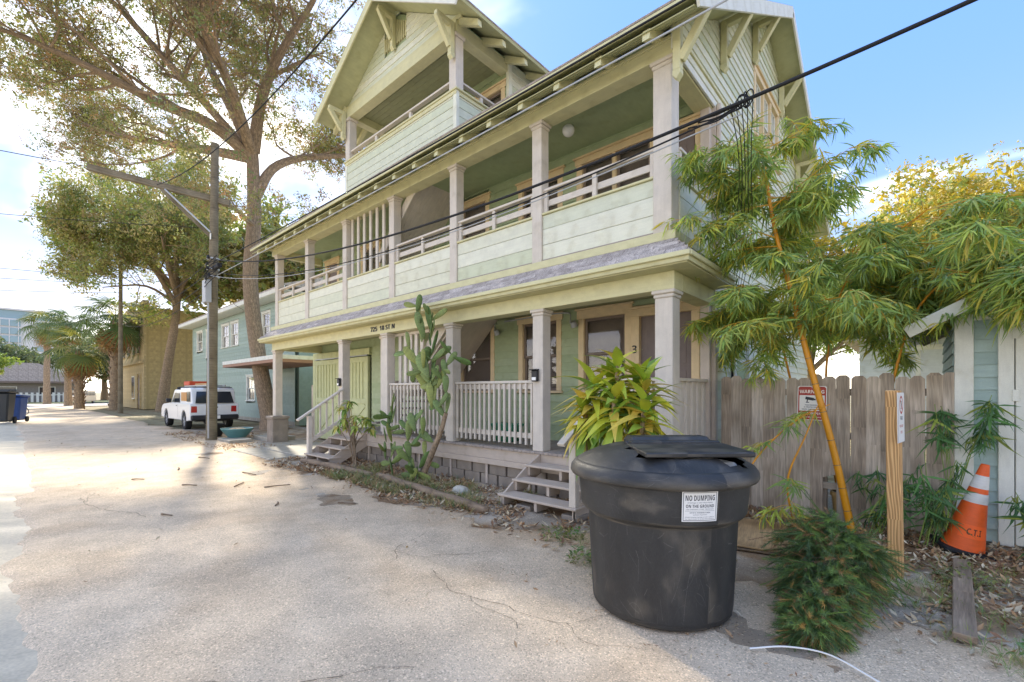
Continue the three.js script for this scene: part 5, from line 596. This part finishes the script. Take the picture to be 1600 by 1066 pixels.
// discarded fir lying with its tip towards the alley
{
  const t = thing('discarded_fir', 'discarded browning fir tree lying on the sand beside the black bin', 'fir tree', [-0.63, 0, -4.3]), R = rng(404), q = (a, b) => a + (b - a) * R(), A = V(0.1, 0.45, -0.65), B = V(0.12, 0.1, 0.85), ax = B.clone().sub(A).normalize();
  mesh('trunk', limbGeo([A, A.clone().lerp(B, 0.5), B], [0.035, 0.022, 0.006], 7), m.bark2, t);
  const nd = (() => { const pos = [], r = rng(6); for (let i = 0; i < 46; i++) { const z = i / 46 * 0.17, a = r() * 6.283, L = 0.022 + r() * 0.014, dx = Math.cos(a) * L, dy = Math.sin(a) * L * 0.8 + 0.004, w = 0.0017; pos.push(-dy / L * w, dx / L * w, z, dy / L * w, -dx / L * w, z, dx, dy, z + L * 0.9); } const g = new THREE.BufferGeometry(); g.setAttribute('position', new THREE.Float32BufferAttribute(pos, 3)); g.computeVertexNormals(); return mergeGeometries([g, limbGeo([V(0, 0, 0), V(0, 0, 0.17)], [0.0025], 3, 1).toNonIndexed()].map((x) => { x.deleteAttribute('uv'); return x; })); })();
  const ms = [], cs = [], wood = [], up = V(0, 1, 0), put = (p, d, s) => { const m4 = new THREE.Matrix4().compose(p, QT.clone().setFromUnitVectors(V(0, 0, 1), d).multiply(new THREE.Quaternion().setFromAxisAngle(V(0, 0, 1), q(0, 6))), V(s, s, s)); ms.push(m4); const b = q(0.6, 1.3); cs.push(R() < 0.17 ? C(0.4 * b, 0.24 * b, 0.08) : R() < 0.5 ? C(0.1 * b, 0.18 * b, 0.05) : C(0.16 * b, 0.25 * b, 0.06)); };
  for (let k = 0; k < 170; k++) { const u = Math.pow(q(0, 1), 1.15), p = A.clone().lerp(B, u), a = q(0, 6.283), L = lerp(0.52, 0.1, u) * q(0.7, 1.12), s1 = V(1, 0, 0), s2 = V(0, 0, 0).crossVectors(ax, s1).normalize(), d = s1.clone().multiplyScalar(Math.cos(a)).addScaledVector(s2, Math.sin(a)).addScaledVector(ax, 0.75).normalize(); let c = p.clone(), e = d.clone(); const pts = [c.clone()]; for (let i = 0; i < 5; i++) { e.add(V(0, -0.1, 0)).normalize(); c = c.clone().addScaledVector(e, L / 5); if (c.y < 0.02) c.y = 0.02; pts.push(c); } wood.push(limbGeo(pts, [0.006, 0.002], 4, 1)); for (let i = 0; i < 5; i++) { put(pts[i], e.clone(), q(0.8, 1.1)); for (let j = 0; j < 5; j++) { const w = e.clone().add(V(q(-1, 1), q(-0.6, 0.5), q(-1, 1)).multiplyScalar(0.8)).normalize(), o = pts[i].clone().lerp(pts[i + 1], q(0, 1)); put(o, w, q(0.6, 1.05)); if (L > 0.3 && j < 2) put(o.addScaledVector(w, 0.12), w, q(0.6, 1)); } } }
  mesh('twigs', mergeGeometries(wood), m.bark2, t); instanced('needles', nd, M(0xffffff, 0.7, { side: THREE.DoubleSide }), t, ms, cs).userData.kind = 'stuff';
}

// ---------------------------------------------------------------- utility poles and cables
function pole(label, x, z, h, lean, extras) { const t = thing('utility_pole', label, 'pole', [x, 0, z]); mesh('shaft', limbGeo([V(0, -0.2, 0), V(lean * 0.5, h * 0.5, 0), V(lean, h, 0)], [0.17, 0.14, 0.115], 14, 4), m.poleWood, t); if (extras) extras(t); return t; }
pole('tall weathered utility pole with a slanting timber arm beside the pickup', -17.8, -4.6, 9.9, 0.42, (t) => {
  bar('cross_arm', m.poleWood, t, [-1.35, 8.62, 2.95], [0.55, 8.0, -0.4], 0.13, 0.2, 0.01); bar('arm_brace', m.poleWood, t, [-0.38, 8.2, 1.3], [0.25, 6.65, -0.12], 0.05, 0.1); bar('arm_brace', m.galv, t, [-0.3, 8.2, 1.22], [0.36, 6.9, 0.06], 0.035, 0.05);
  bx('meter_box', m.galv, t, 0.05, 0.42, 4.6, 5.35, 0.1, 0.28, 0.012); mesh('conduit', wire([[0.3, 0.1, 0.16], [0.33, 2.5, 0.17], [0.36, 4.6, 0.18]], 0.025, 8), m.galv, t); bx('metal_tag', m.white, t, 0.3, 0.42, 6.7, 6.9, 0.11, 0.125, 0.002);
  for (const [y, dz] of [[5.5, 0.15], [5.75, 0.2], [6.1, 0.18]]) { mesh('clamp', cyl(0.19, 0.19, 0.05, 14), m.galv, t, 0.2, y, 0); mesh('insulator', lathe([[0, 0], [0.04, 0], [0.055, 0.03], [0.035, 0.06], [0.05, 0.09], [0, 0.12]], 12), m.black, t, 0.34, y - 0.04, dz); }
  for (let k = 0; k < 9; k++) { const a = k * 0.7, y = 5.35 + (k % 5) * 0.16; mesh('cable_loop', wire([[0.2, y, 0.16], [0.45 + 0.1 * Math.sin(a), y - 0.15 - 0.06 * (k % 3), 0.3], [0.8, y - 0.1 + 0.08 * Math.cos(a), 0.28], [1.05, y + 0.05, 0.12]], 0.012, 5, 5), m.rubber, t); }
  bx('splice_case', m.rubber, t, 0.75, 1.35, 5.6, 5.74, 0.05, 0.18, 0.02);
});
pole('slim far utility pole beside the big fan palm', -46.6, -5.9, 11.6, 0.15, (t) => { mesh('cap', cyl(0.1, 0.13, 0.1, 12), m.galv, t, 0.15, 11.62, 0); });
const cable = (label, pts, r, mt = m.rubber) => tag(mesh('overhead_cable', wire(pts, r, 6, 4), mt), label, 'cable');
const P1 = [-17.45, 5.65, -4.45];
{
  const a = sag([-17.4, 6.05, -4.5], [2.2, 4.6, -4.6], 0.85, 14); cable('thickest black overhead cable sagging across the front of the porches', a, 0.017);
  cable('thinner black cable just under the thickest sagging one', sag(P1, [-1.22, 4.32, -4.6], 0.68, 12), 0.009); cable('grey cable strung below the two sagging black ones', sag([-17.45, 5.5, -4.45], [-1.22, 4.26, -4.6], 0.62, 12), 0.007, m.galv);
  cable('black cable running close along the upper eave of the house', sag([-17.4, 5.9, -4.55], [3, 5.75, -4.7], 0.12, 10), 0.013); cable('silver cable running along the house just below the upper roof edge', sag([-17.4, 5.45, -4.55], [3, 5.52, -4.7], 0.06, 10), 0.011, m.galv);
  cable('black cable dropping from the top of the photo to the slanting arm', sag([-18.16, 8.3, -3.2], [2, 7.6, -3.0], 1.1, 12), 0.013); cable('cable crossing the sky from the arm tip to the left edge', sag([-19.1, 8.62, -1.7], [-18.6, 8.0, 14], 0.4, 8), 0.011); cable('lower cable crossing the sky at the left edge', sag([-18.1, 7.2, -4.3], [-30, 8.4, 14], 0.5, 8), 0.009);
  [[6.1, 8.6, 'uppermost of the cables between the two utility poles'], [5.75, 8.1, 'second cable down between the two utility poles'], [5.45, 7.6, 'third cable down between the two utility poles'], [5.2, 7.0, 'lowest cable between the two utility poles']].forEach(([y0, y1, lab]) => cable(lab, sag([-17.9, y0, -4.6], [-46.6, y1, -5.9], 0.7, 10), 0.012));
  [[10.6, 9.4, 'highest thin cable leaving the far pole to the left'], [10.1, 8.3, 'middle thin cable leaving the far pole to the left'], [9.4, 7.2, 'lowest thin cable leaving the far pole to the left']].forEach(([y0, y1, lab]) => cable(lab, sag([-46.5, y0, -5.9], [-44, y1, 16], 0.4, 8), 0.018));
  cable('service cable from the pole to the blue-green house', sag([-17.9, 5.3, -4.7], [-27, 6.0, -9.2], 0.3, 8), 0.01);
  const hang = thing('cable_bundle', 'tangle of black drop cables hanging beside the gable wall', 'cable', [-1.22, 4.38, -4.6]); for (let k = 0; k < 5; k++) mesh('drop_cable', wire([[-0.1 + k * 0.05, 0.02, 0], [-0.16 + k * 0.03, -0.25, -0.5], [-0.6 + k * 0.06, -0.7, -2.0 + k * 0.05], [-1.0 + k * 0.03, -1.15, -3.3], [-1.03, -1.6, -3.42], [-1.04, -3.2, -3.45 + k * 0.03]], 0.0045, 5, 6), m.rubber, hang); for (let k = 0; k < 4; k++) mesh('coil', new THREE.TorusGeometry(0.05 + k * 0.008, 0.006, 5, 16).rotateY(k * 0.8), m.rubber, hang, 0.02 * k, 0.0, 0); for (let k = 0; k < 3; k++) mesh('lashing', wire([[-0.5 + k * 0.1, -0.06 + k * 0.015, 0], [-0.2, -0.1 + k * 0.03, 0.01], [0.02, -0.01, 0]], 0.008, 5), m.rubber, hang);
}
// ---------------------------------------------------------------- neighbouring buildings
const lapFar = (par, x0, x1, y0, y1, z, exp, mats, holes = []) => { const w = part('front_wall', par, 0, 0, z); siding(w, y0, y1, exp, mats, () => [x0, x1, x0, x1], holes); return w; };
{
  const h = thing('teal_house', 'two-storey blue-green house with white windows behind the pickup', 'house', [-31, 0, -12]), X = (x) => x + 31, tl = [paint(S('#a3b5a6')), paint(S('#9db0a1')), paint(S('#a8baab'))];
  bx('body', tl[0], h, X(-40), X(-22.2), 0, 6.35, -5.5, 2.62); const FWt = { p: [0, 0, 2.8], turn: 0 }, hs = [];
  for (const [a, b, y0, y1] of [[-39, -37.55, 4.5, 6.0], [-36.7, -35.5, 3.95, 5.95], [-33.3, -31.8, 4.4, 5.95], [-31.5, -30.1, 4.4, 5.95], [-28.8, -27.4, 1.1, 2.62], [-26.4, -25.2, 4.4, 5.95]]) hs.push(windowUnit(h, FWt, X(a), X(b), y0, y1, { cm: m.white, sm: m.sashW, grid: 2, top: 0.12 }));
  lapFar(h, X(-40), X(-22.2), 0.2, 6.3, 2.8, 0.2, tl, hs); bx('corner_board', tl[2], h, X(-40.06), X(-39.92), 0.1, 6.3, 2.7, 2.84); bx('foundation', m.conc, h, X(-40), X(-22.2), 0, 0.2, 2.6, 2.83);
  const r = part('roof', h); bx('fascia', m.white, r, X(-40.8), X(-21.6), 6.35, 6.6, 3.5, 3.56); bx('soffit', m.white, r, X(-40.8), X(-21.6), 6.33, 6.36, 2.5, 3.5); const g = plainUV(prism([[-3.56, 6.55], [-3.56, 6.62], [1.4, 8.3], [6.4, 6.6]], 19.2)); g.rotateY(Math.PI / 2); g.translate(X(-40.8), 0, 0); mesh('roof_slopes', g, m.shingle[0], r);
  const c = part('carport', h); bx('roof_slab', M(S('#a5806a'), 0.8), c, X(-24.5), X(-17.9), 2.78, 2.9, 2.9, 5.2); bx('fascia', m.white, c, X(-24.5), X(-17.88), 2.9, 3.06, 2.9, 5.22); bx('back_wall', tl[1], c, X(-22.2), X(-17.5), 0, 2.78, 0.9, 1.0); bx('post', m.oldWood, c, X(-18.1), X(-17.9), 0, 2.78, 3.6, 3.8); for (let k = 0; k < 13; k++) bx('wall_board', pick(tl), c, X(-22.1), X(-17.5), 0.1 + k * 0.2, 0.29 + k * 0.2, 1.0, 1.02);
  { const gr = part('small_gate', h, X(-17.3), 0, 4.2); for (let k = 0; k < 5; k++) bx('gate_board', pick(m.fence), gr, k * 0.16, k * 0.16 + 0.15, 0.05, 1.9, 0, 0.02); }
}
{
  const h = thing('tan_building', 'two-storey tan stucco building with a stepped parapet beyond the teal house', 'building', [-60, 0, -12]), X = (x) => x + 60, st = M(S('#cdbb8a'), 0.92, { map: tConc }), st2 = M(S('#d9c79b'), 0.92, { map: tConc });
  bx('body', st, h, X(-68), X(-53.4), 0, 9.3, -8, 3.4); bx('front_wall', st2, h, X(-68), X(-53.38), 0, 9.3, 3.4, 3.6); for (const [x0, x1, y] of [[-68.05, -53.3, 9.55], [-55.2, -53.3, 10.15], [-63, -60, 10.2]]) bx('parapet', st, h, X(x0), X(x1), 9.3, y, 3.2, 3.65); bx('parapet', st, h, X(-53.7), X(-53.32), 9.3, 9.55, -8, 3.2); bx('ledge', st2, h, X(-68), X(-53.3), 4.3, 4.5, 3.6, 3.85);
  for (const [x, y0, y1] of [[-55.8, 5.3, 7.9], [-58, 5.3, 7.9], [-61, 5.3, 7.9], [-64, 5.3, 7.9], [-58.4, 0.9, 3.2]]) { const w = part('window', h, X(x), 0, 3.6); bx('frame', y0 < 2 ? m.white : m.door, w, -0.7, 0.7, y0, y1, 0, 0.06); for (const s of [-0.33, 0.33]) bx('pane', m.glassDark, w, s - 0.27, s + 0.27, y0 + 0.12, y1 - 0.12, 0.05, 0.075); bx('sill', st2, w, -0.8, 0.8, y0 - 0.12, y0, 0, 0.16); }
  { const d = part('doorway', h, X(-55.2), 0, 3.6); bx('door_panel', m.oldWood, d, -0.6, 0.6, 0.05, 3.2, 0.001, 0.03); for (const y of [0.4, 1.8]) bx('door_inset', m.door, d, -0.42, 0.42, y, y + 1.1, 0.03, 0.045); bx('frame', st2, d, -0.75, -0.6, 0, 3.35, 0, 0.12); bx('frame', st2, d, 0.6, 0.75, 0, 3.35, 0, 0.12); } bx('awning', m.oldWood, h, X(-66), X(-53.6), 8.05, 8.2, 3.6, 4.5);
}
{
  const h = thing('bungalow', 'low grey-roofed bungalow at the far end of the alley', 'house', [-104, 0, 1]); bx('wall', paint(S('#8d8880')), h, -5, 5, 0, 3.2, -8, 8); const g = plainUV(prism([[-9.5, 3.1], [9.5, 3.1], [4, 5.9], [-4, 5.9]], 12)); g.rotateY(Math.PI / 2); g.translate(-6, 0, 0); mesh('roof', g, m.shingle[0], h); bx('fascia', m.sash, h, 6.0, 6.1, 2.9, 3.2, -9.5, 9.5); bx('door', paint(S('#2f9a95')), h, 5, 5.06, 0.2, 2.4, 3.4, 4.8); for (const z of [-5, -1]) { const w = part('window', h, 5, 0, z); bx('frame', m.white, w, 0, 0.08, 1, 2.4, -0.9, 0.9); bx('pane', m.glassDark, w, 0.06, 0.1, 1.1, 2.3, -0.8, 0.8); }
  const f = thing('white_fence', 'low white slatted fence in front of the far bungalow', 'fence', [-96, 0, -4]); for (let k = 0; k < 14; k++) bx('picket', m.white, f, -0.05, 0.05, 0.1, 1.5, -4 + k * 0.55, -3.72 + k * 0.55); bx('rail', m.white, f, -0.09, -0.05, 1.1, 1.25, -4, 3.5);
  const lawn = bx('lawn', M(C(0.14, 0.19, 0.05), 1, { map: tSoil }), scene, -110, -87, -0.1, 0.08, -30, 20, 0.03); lawn.userData.kind = 'structure';
}
{
  const h = thing('office_tower', 'white and teal glass office tower on the far skyline', 'tower', [-330, 0, -5]), gl = new THREE.MeshPhysicalMaterial({ color: C(0.2, 0.3, 0.34), roughness: 0.15, metalness: 0.2 }), wm = M(S('#d9d6d0'), 0.8);
  bx('body', wm, h, -14, 14, 0, 36, -20, 14); bx('penthouse', gl, h, -12, 12.5, 36, 40, -13, 12.5); bx('roof_slab', wm, h, -13, 13.5, 40, 40.8, -14, 13.5);
  for (let k = 0; k < 9; k++) { const y = 2 + k * 3.8; bx('glass_band', gl, h, 14.01, 14.4, y, y + 2.9, 1, 13.5); for (const z of [-6, -15]) bx('window', gl, h, 14.01, 14.3, y, y + 2.6, z - 1.6, z + 1.6); } for (let k = 0; k < 5; k++) bx('mullion', wm, h, 14.4, 14.6, 2, 35.5, 1.5 + k * 2.9, 1.8 + k * 2.9);
}
{ const h = thing('pale_neighbour_house', 'pale clapboard house glimpsed through the bamboo behind the fence', 'house', [2.6, 0, -19]), pb = [paint(S('#dfe3e2')), paint(S('#d8dddc'))]; bx('body', pb[0], h, -4, 6, 0, 3.3, -5, 0); lapFar(h, -4, 6, 0.3, 3.3, 0.01, 0.2, pb, [windowUnit(h, { p: [0, 0, 0.01], turn: 0 }, -2.6, -1.2, 1.4, 3.1, { cm: m.white, sm: m.sashW })]); const g = plainUV(prism([[-4.4, 3.3], [6.4, 3.3], [1, 4.9]], 6)); g.translate(0, 0, -5.4); mesh('roof', g, m.shingle[0], h); }
// ---------------------------------------------------------------- vehicles
function wheel(t, x, z, r, w = 0.22) { const k = part('wheel', t, x, r, z); mesh('tyre', lathe([[r * 0.62, -w / 2], [r * 0.93, -w / 2], [r, -w * 0.35], [r, w * 0.35], [r * 0.93, w / 2], [r * 0.62, w / 2]], 28).rotateX(Math.PI / 2), m.rubber, k); mesh('rim', lathe([[0, -w * 0.3], [r * 0.2, -w * 0.36], [r * 0.5, -w * 0.2], [r * 0.62, -w * 0.48], [r * 0.64, w * 0.48], [r * 0.5, w * 0.2], [r * 0.2, w * 0.36], [0, w * 0.3]], 20).rotateX(Math.PI / 2), m.metal, k); for (const s of [-1, 1]) for (let j = 0; j < 5; j++) { const a = j * 1.2566; mesh('spoke', tf(cbox(r * 0.5, r * 0.14, 0.03, 0.006), Math.cos(a) * r * 0.36, Math.sin(a) * r * 0.36, s * w * 0.4, 0, 0, a), m.metal, k); } }
{ // pickup with a canopy, its tail towards the camera (+x)
  const t = thing('pickup_truck', 'white pickup with a canopy and roof rack parked past the porch', 'pickup', [-25.3, -0.03, -6.05]), wh = new THREE.MeshPhysicalMaterial({ color: S('#e9e8e4'), roughness: 0.3, clearcoat: 0.6, clearcoatRoughness: 0.12 }), bl = M(C(0.02, 0.02, 0.022), 0.55), W = 0.86, red = new THREE.MeshPhysicalMaterial({ color: C(0.45, 0.015, 0.015), roughness: 0.15, clearcoat: 1 });
  const body = new THREE.Shape([[2.25, 0.5], [2.25, 1.06], [0.35, 1.08], [-0.95, 1.06], [-2.3, 0.98], [-2.62, 0.86], [-2.68, 0.5]].map((p) => new THREE.Vector2(...p))); for (const x of [1.3, -1.75]) { const h = new THREE.Path(); h.absarc(x, 0.5, 0.42, 0, Math.PI); } const sh = new THREE.Shape(); sh.moveTo(2.25, 0.45); sh.lineTo(2.27, 1.0); sh.lineTo(2.22, 1.06); sh.lineTo(-0.9, 1.06); sh.lineTo(-2.2, 0.99); sh.quadraticCurveTo(-2.62, 0.94, -2.66, 0.7); sh.lineTo(-2.66, 0.45); sh.lineTo(-2.18, 0.42); sh.absarc(-1.75, 0.4, 0.43, Math.PI, 0, true); sh.lineTo(0.87, 0.42); sh.absarc(1.3, 0.4, 0.43, Math.PI, 0, true); sh.lineTo(2.25, 0.45);
  const ex = (s, w, bv = 0.03) => { const g = new THREE.ExtrudeGeometry(s, { depth: w * 2 - bv * 2, bevelEnabled: true, bevelSize: bv, bevelThickness: bv, bevelSegments: 3, curveSegments: 14 }); g.translate(0, 0, -w + bv); return g; }; mesh('body', ex(sh, W), wh, t); bx('underbody', bl, t, -2.5, 2.1, 0.35, 0.52, -0.6, 0.6);
  const cab = new THREE.Shape([[0.42, 1.05], [0.36, 1.6], [-0.55, 1.62], [-0.72, 1.58], [-1.25, 1.06]].map((p) => new THREE.Vector2(...p))), gcab = ex(cab, 0.76, 0.05); mesh('cab', gcab, wh, t); const can = new THREE.Shape([[2.2, 1.05], [1.98, 1.62], [1.86, 1.68], [0.48, 1.68], [0.44, 1.05]].map((p) => new THREE.Vector2(...p))); mesh('canopy', ex(can, 0.78, 0.05), wh, t);
  for (const s of [-1, 1]) { const sg = new THREE.Shape([[0.3, 1.1], [0.26, 1.5], [-0.5, 1.52], [-1.08, 1.1]].map((p) => new THREE.Vector2(...p))), g = new THREE.ExtrudeGeometry(sg, { depth: 0.012, bevelEnabled: false }); g.translate(0, 0, s > 0 ? 0.765 : -0.777); mesh('side_window', g, m.glassDark, t); bx('canopy_window', s > 0 ? M(S('#c98a3c'), 0.5) : m.glassDark, t, 0.62, 1.45, 1.18, 1.54, s > 0 ? 0.782 : -0.796, s > 0 ? 0.796 : -0.782, 0.01); bx('canopy_window', m.glassDark, t, 1.5, 2.0, 1.16, 1.56, s > 0 ? 0.782 : -0.796, s > 0 ? 0.796 : -0.782, 0.01); bx('mirror', bl, t, -0.98, -0.82, 1.1, 1.27, s * 0.84, s * 1.02, 0.02); bx('tail_light', red, t, 2.2, 2.3, 0.72, 1.0, s * 0.7 - 0.09, s * 0.7 + 0.16 * s * s - 0.02, 0.02); for (const x of [1.3, -1.75]) wheel(t, x, s * 0.74, 0.36); bx('door_handle', bl, t, 0.1, 0.24, 0.96, 1.0, s * 0.86 - 0.012, s * 0.86 + 0.012, 0.004); bx('door_seam', bl, t, 0.36, 0.37, 0.5, 1.04, s * 0.858 - 0.004, s * 0.858 + 0.004, 0.001); }
  { const g = new THREE.Shape([[-0.68, 0], [0.68, 0], [0.6, 0.5], [-0.6, 0.5]].map((p) => new THREE.Vector2(...p))), q = new THREE.ExtrudeGeometry(g, { depth: 0.015, bevelEnabled: false }); q.rotateX(-0.37); q.rotateY(Math.PI / 2); q.translate(2.29, 1.1, 0); mesh('rear_window', q, m.glassDark, t); }
  bx('rear_bumper', bl, t, 2.24, 2.42, 0.42, 0.62, -0.84, 0.84, 0.04); bx('tailgate', wh, t, 2.26, 2.285, 0.64, 1.03, -0.6, 0.6, 0.012); bx('tailgate_handle', bl, t, 2.285, 2.3, 0.9, 0.96, -0.1, 0.1, 0.006); bx('number_plate', m.lamp, t, 2.42, 2.428, 0.46, 0.6, -0.15, 0.15, 0.003); bx('badge', bl, t, 2.285, 2.292, 0.8, 0.84, 0.3, 0.46, 0.006); bx('front_bumper', bl, t, -2.76, -2.62, 0.42, 0.62, -0.84, 0.84, 0.04); for (const s of [-1, 1]) bx('headlight', m.lamp, t, -2.68, -2.6, 0.7, 0.86, s * 0.6 - 0.16, s * 0.6 + 0.16, 0.02);
  for (const s of [-1, 1]) bx('rack_rail', bl, t, -0.6, 2.0, 1.74, 1.78, s * 0.6 - 0.02, s * 0.6 + 0.02, 0.006); for (const x of [-0.3, 0.7, 1.8]) bx('rack_bar', bl, t, x - 0.025, x + 0.025, 1.66, 1.76, -0.74, 0.74, 0.006);
  t.scale.setScalar(1.07);
  const ld = thing('ladder_load', 'ladders and timber strapped to the rack of the white pickup', 'ladder', [-24.6, 1.88, -6.05]); for (const z of [-0.35, -0.05, 0.3]) bx('ladder_rail', m.metal, ld, -1.9, 1.9, 0, 0.06, z - 0.03, z + 0.03, 0.006); for (let k = 0; k < 8; k++) bx('rung', m.metal, ld, -1.6 + k * 0.45, -1.56 + k * 0.45, 0.01, 0.045, -0.35, 0.3, 0.004); bx('orange_crate', M(S('#e0562a'), 0.6, { map: tPaint }), ld, -1.9, -0.9, 0.06, 0.26, -0.45, 0.35, 0.02); bx('timber', m.pine, ld, -0.2, 1.9, 0.06, 0.14, 0.1, 0.28);
}
{ const t = thing('tan_van', 'tan minivan parked at the far end of the alley', 'van', [-84, 0, -6.6], -0.25), tn = new THREE.MeshPhysicalMaterial({ color: S('#c9b08a'), roughness: 0.35, clearcoat: 0.5 }), s = new THREE.Shape([[-2.3, 0.35], [-2.3, 0.9], [-1.4, 1.1], [-0.7, 1.75], [1.9, 1.78], [2.25, 1.1], [2.3, 0.4]].map((p) => new THREE.Vector2(...p))), g = new THREE.ExtrudeGeometry(s, { depth: 1.7, bevelEnabled: true, bevelSize: 0.06, bevelThickness: 0.06, bevelSegments: 2 }); g.translate(0, 0, -0.85); g.rotateY(Math.PI / 2); mesh('body', g, tn, t); for (const sx of [-1, 1]) { for (const [a, b] of [[-1.2, -0.1], [0, 0.95], [1.05, 1.85]]) bx('side_window', m.glassDark, t, sx * 0.92 - 0.02, sx * 0.92 + 0.02, 1.12, 1.6, -a, -b, 0.01); } { const w = part('windscreen', t); const q = cbox(1.5, 0.6, 0.03, 0.01); tf(q, 0, 1.42, 1.12, -0.85); mesh('glass', q, m.glassDark, w); } for (const [x, z] of [[0.8, 1.45], [-0.8, 1.45], [0.8, -1.5], [-0.8, -1.5]]) { const k = part('wheel', t, x, 0.34, z); mesh('tyre', lathe([[0.2, -0.1], [0.34, -0.08], [0.34, 0.08], [0.2, 0.1]], 20).rotateZ(Math.PI / 2), m.rubber, k); mesh('rim', lathe([[0, -0.08], [0.2, -0.1], [0.2, 0.1], [0, 0.08]], 14).rotateZ(Math.PI / 2), m.metal, k); } t.rotation.y = 1.2; }
tag(bx('yellow_bollard', M(S('#f2c21c'), 0.5, { map: tPaint }), scene, -79.1, -78.8, 0, 2.4, -5.3, -5.0, 0.05), 'tall yellow post at the far end of the alley', 'post');
// bins at the left edge, a bicycle, planters by the pole
function cart(label, x, z, col, turn, s = 1) { const t = thing('wheeled_bin', label, 'bin', [x, 0.03, z], turn, 'wheeled bins at the left edge'), mt = M(col, 0.5, { map: tPaint }), g = cbox(0.6, 1.0, 0.7, 0.05); const p = g.attributes.position; for (let i = 0; i < p.count; i++) { const k = lerp(0.78, 1, (p.getY(i) + 0.5)); p.setX(i, p.getX(i) * k); p.setZ(i, p.getZ(i) * k); } g.computeVertexNormals(); mesh('body', g, mt, t, 0, 0.58, 0); mesh('lid', cbox(0.66, 0.07, 0.8, 0.03), mt, t, 0, 1.11, 0.02).rotation.x = -0.06; mesh('handle', cyl(0.02, 0.02, 0.55, 8).rotateZ(Math.PI / 2), mt, t, 0, 1.05, -0.42); for (const q of [-1, 1]) mesh('wheel', cyl(0.12, 0.12, 0.06, 16).rotateZ(Math.PI / 2), m.rubber, t, q * 0.26, 0.12, -0.3); t.scale.setScalar(s); return t; }
cart('dark wheeled bin nearest the left edge', -33.9, 0.25, C(0.03, 0.033, 0.035), 1.3, 1.45); cart('blue recycling bin behind the dark wheeled bin', -35.6, -0.25, C(0.02, 0.07, 0.26), 1.2, 1.25); cart('second dark wheeled bin behind the blue one', -41, 0.2, C(0.03, 0.035, 0.035), 1.7, 1.5);
{ const t = thing('bicycle', 'bicycle lying by the bins at the left edge', 'bicycle', [-42, 0.05, -0.6], 0.6); for (const x of [-0.5, 0.5]) { const w = part('wheel', t, x, 0.33, 0); mesh('tyre', new THREE.TorusGeometry(0.32, 0.02, 6, 24), m.rubber, w); mesh('hub', cyl(0.03, 0.03, 0.08, 8).rotateX(Math.PI / 2), m.metal, w); for (let k = 0; k < 6; k++) mesh('spoke', tf(cyl(0.004, 0.004, 0.62, 4), 0, 0, 0, 0, 0, k * 0.52), m.metal, w); } for (const [a, b] of [[[-0.5, 0.33, 0], [-0.2, 0.75, 0]], [[-0.2, 0.75, 0], [0.35, 0.8, 0]], [[0.35, 0.8, 0], [0.5, 0.33, 0]], [[-0.05, 0.3, 0], [-0.22, 0.85, 0]], [[-0.05, 0.3, 0], [0.36, 0.72, 0]], [[-0.5, 0.33, 0], [-0.05, 0.3, 0]]]) mesh('frame', wire([a, b], 0.016, 6, 1), m.metal, t); mesh('saddle', cbox(0.24, 0.05, 0.12, 0.02), m.rubber, t, -0.24, 0.88, 0); mesh('handlebar', cyl(0.012, 0.012, 0.5, 6).rotateX(Math.PI / 2), m.rubber, t, 0.34, 0.92, 0); t.rotation.z = 0.1; t.rotation.x = 0.5; }
{ const bm = M(S('#5f8f90'), 0.35, { map: tPaint }), t = thing('planter_bowl', 'teal glazed bowl planter at the foot of the utility pole', 'planter', [-17.35, 0, -5.25]); mesh('bowl', lathe([[0, 0], [0.22, 0], [0.24, 0.05], [0.36, 0.2], [0.48, 0.36], [0.5, 0.4], [0.46, 0.4], [0.34, 0.24], [0, 0.2]], 32), bm, t); mesh('soil', new THREE.IcosahedronGeometry(0.3, 2).scale(1.15, 0.4, 1.15), m.bark2, t, 0, 0.3, 0);
  const p = thing('black_pot', 'black nursery pot left of the utility pole', 'pot', [-19.2, 0, -5.1]); mesh('pot', lathe([[0, 0], [0.2, 0], [0.27, 0.42], [0.29, 0.43], [0.29, 0.47], [0.25, 0.47], [0.2, 0.1], [0, 0.1]], 24), m.rubber, p); mesh('soil', cyl(0.24, 0.24, 0.03, 20), m.bark2, p, 0, 0.38, 0);
  const y = thing('plant_pot', 'tan plant pot seen through the gap in the fence', 'pot', [-0.68, 0, -7.18]); mesh('pot', lathe([[0, 0], [0.11, 0], [0.14, 0.3], [0.155, 0.31], [0.155, 0.36], [0.13, 0.36], [0.1, 0.05], [0, 0.05]], 24), M(S('#c9a468'), 0.7, { map: tPaint }), y); mesh('soil', cyl(0.13, 0.13, 0.02, 16), m.bark2, y, 0, 0.33, 0); }
renderer.render(scene, camera);
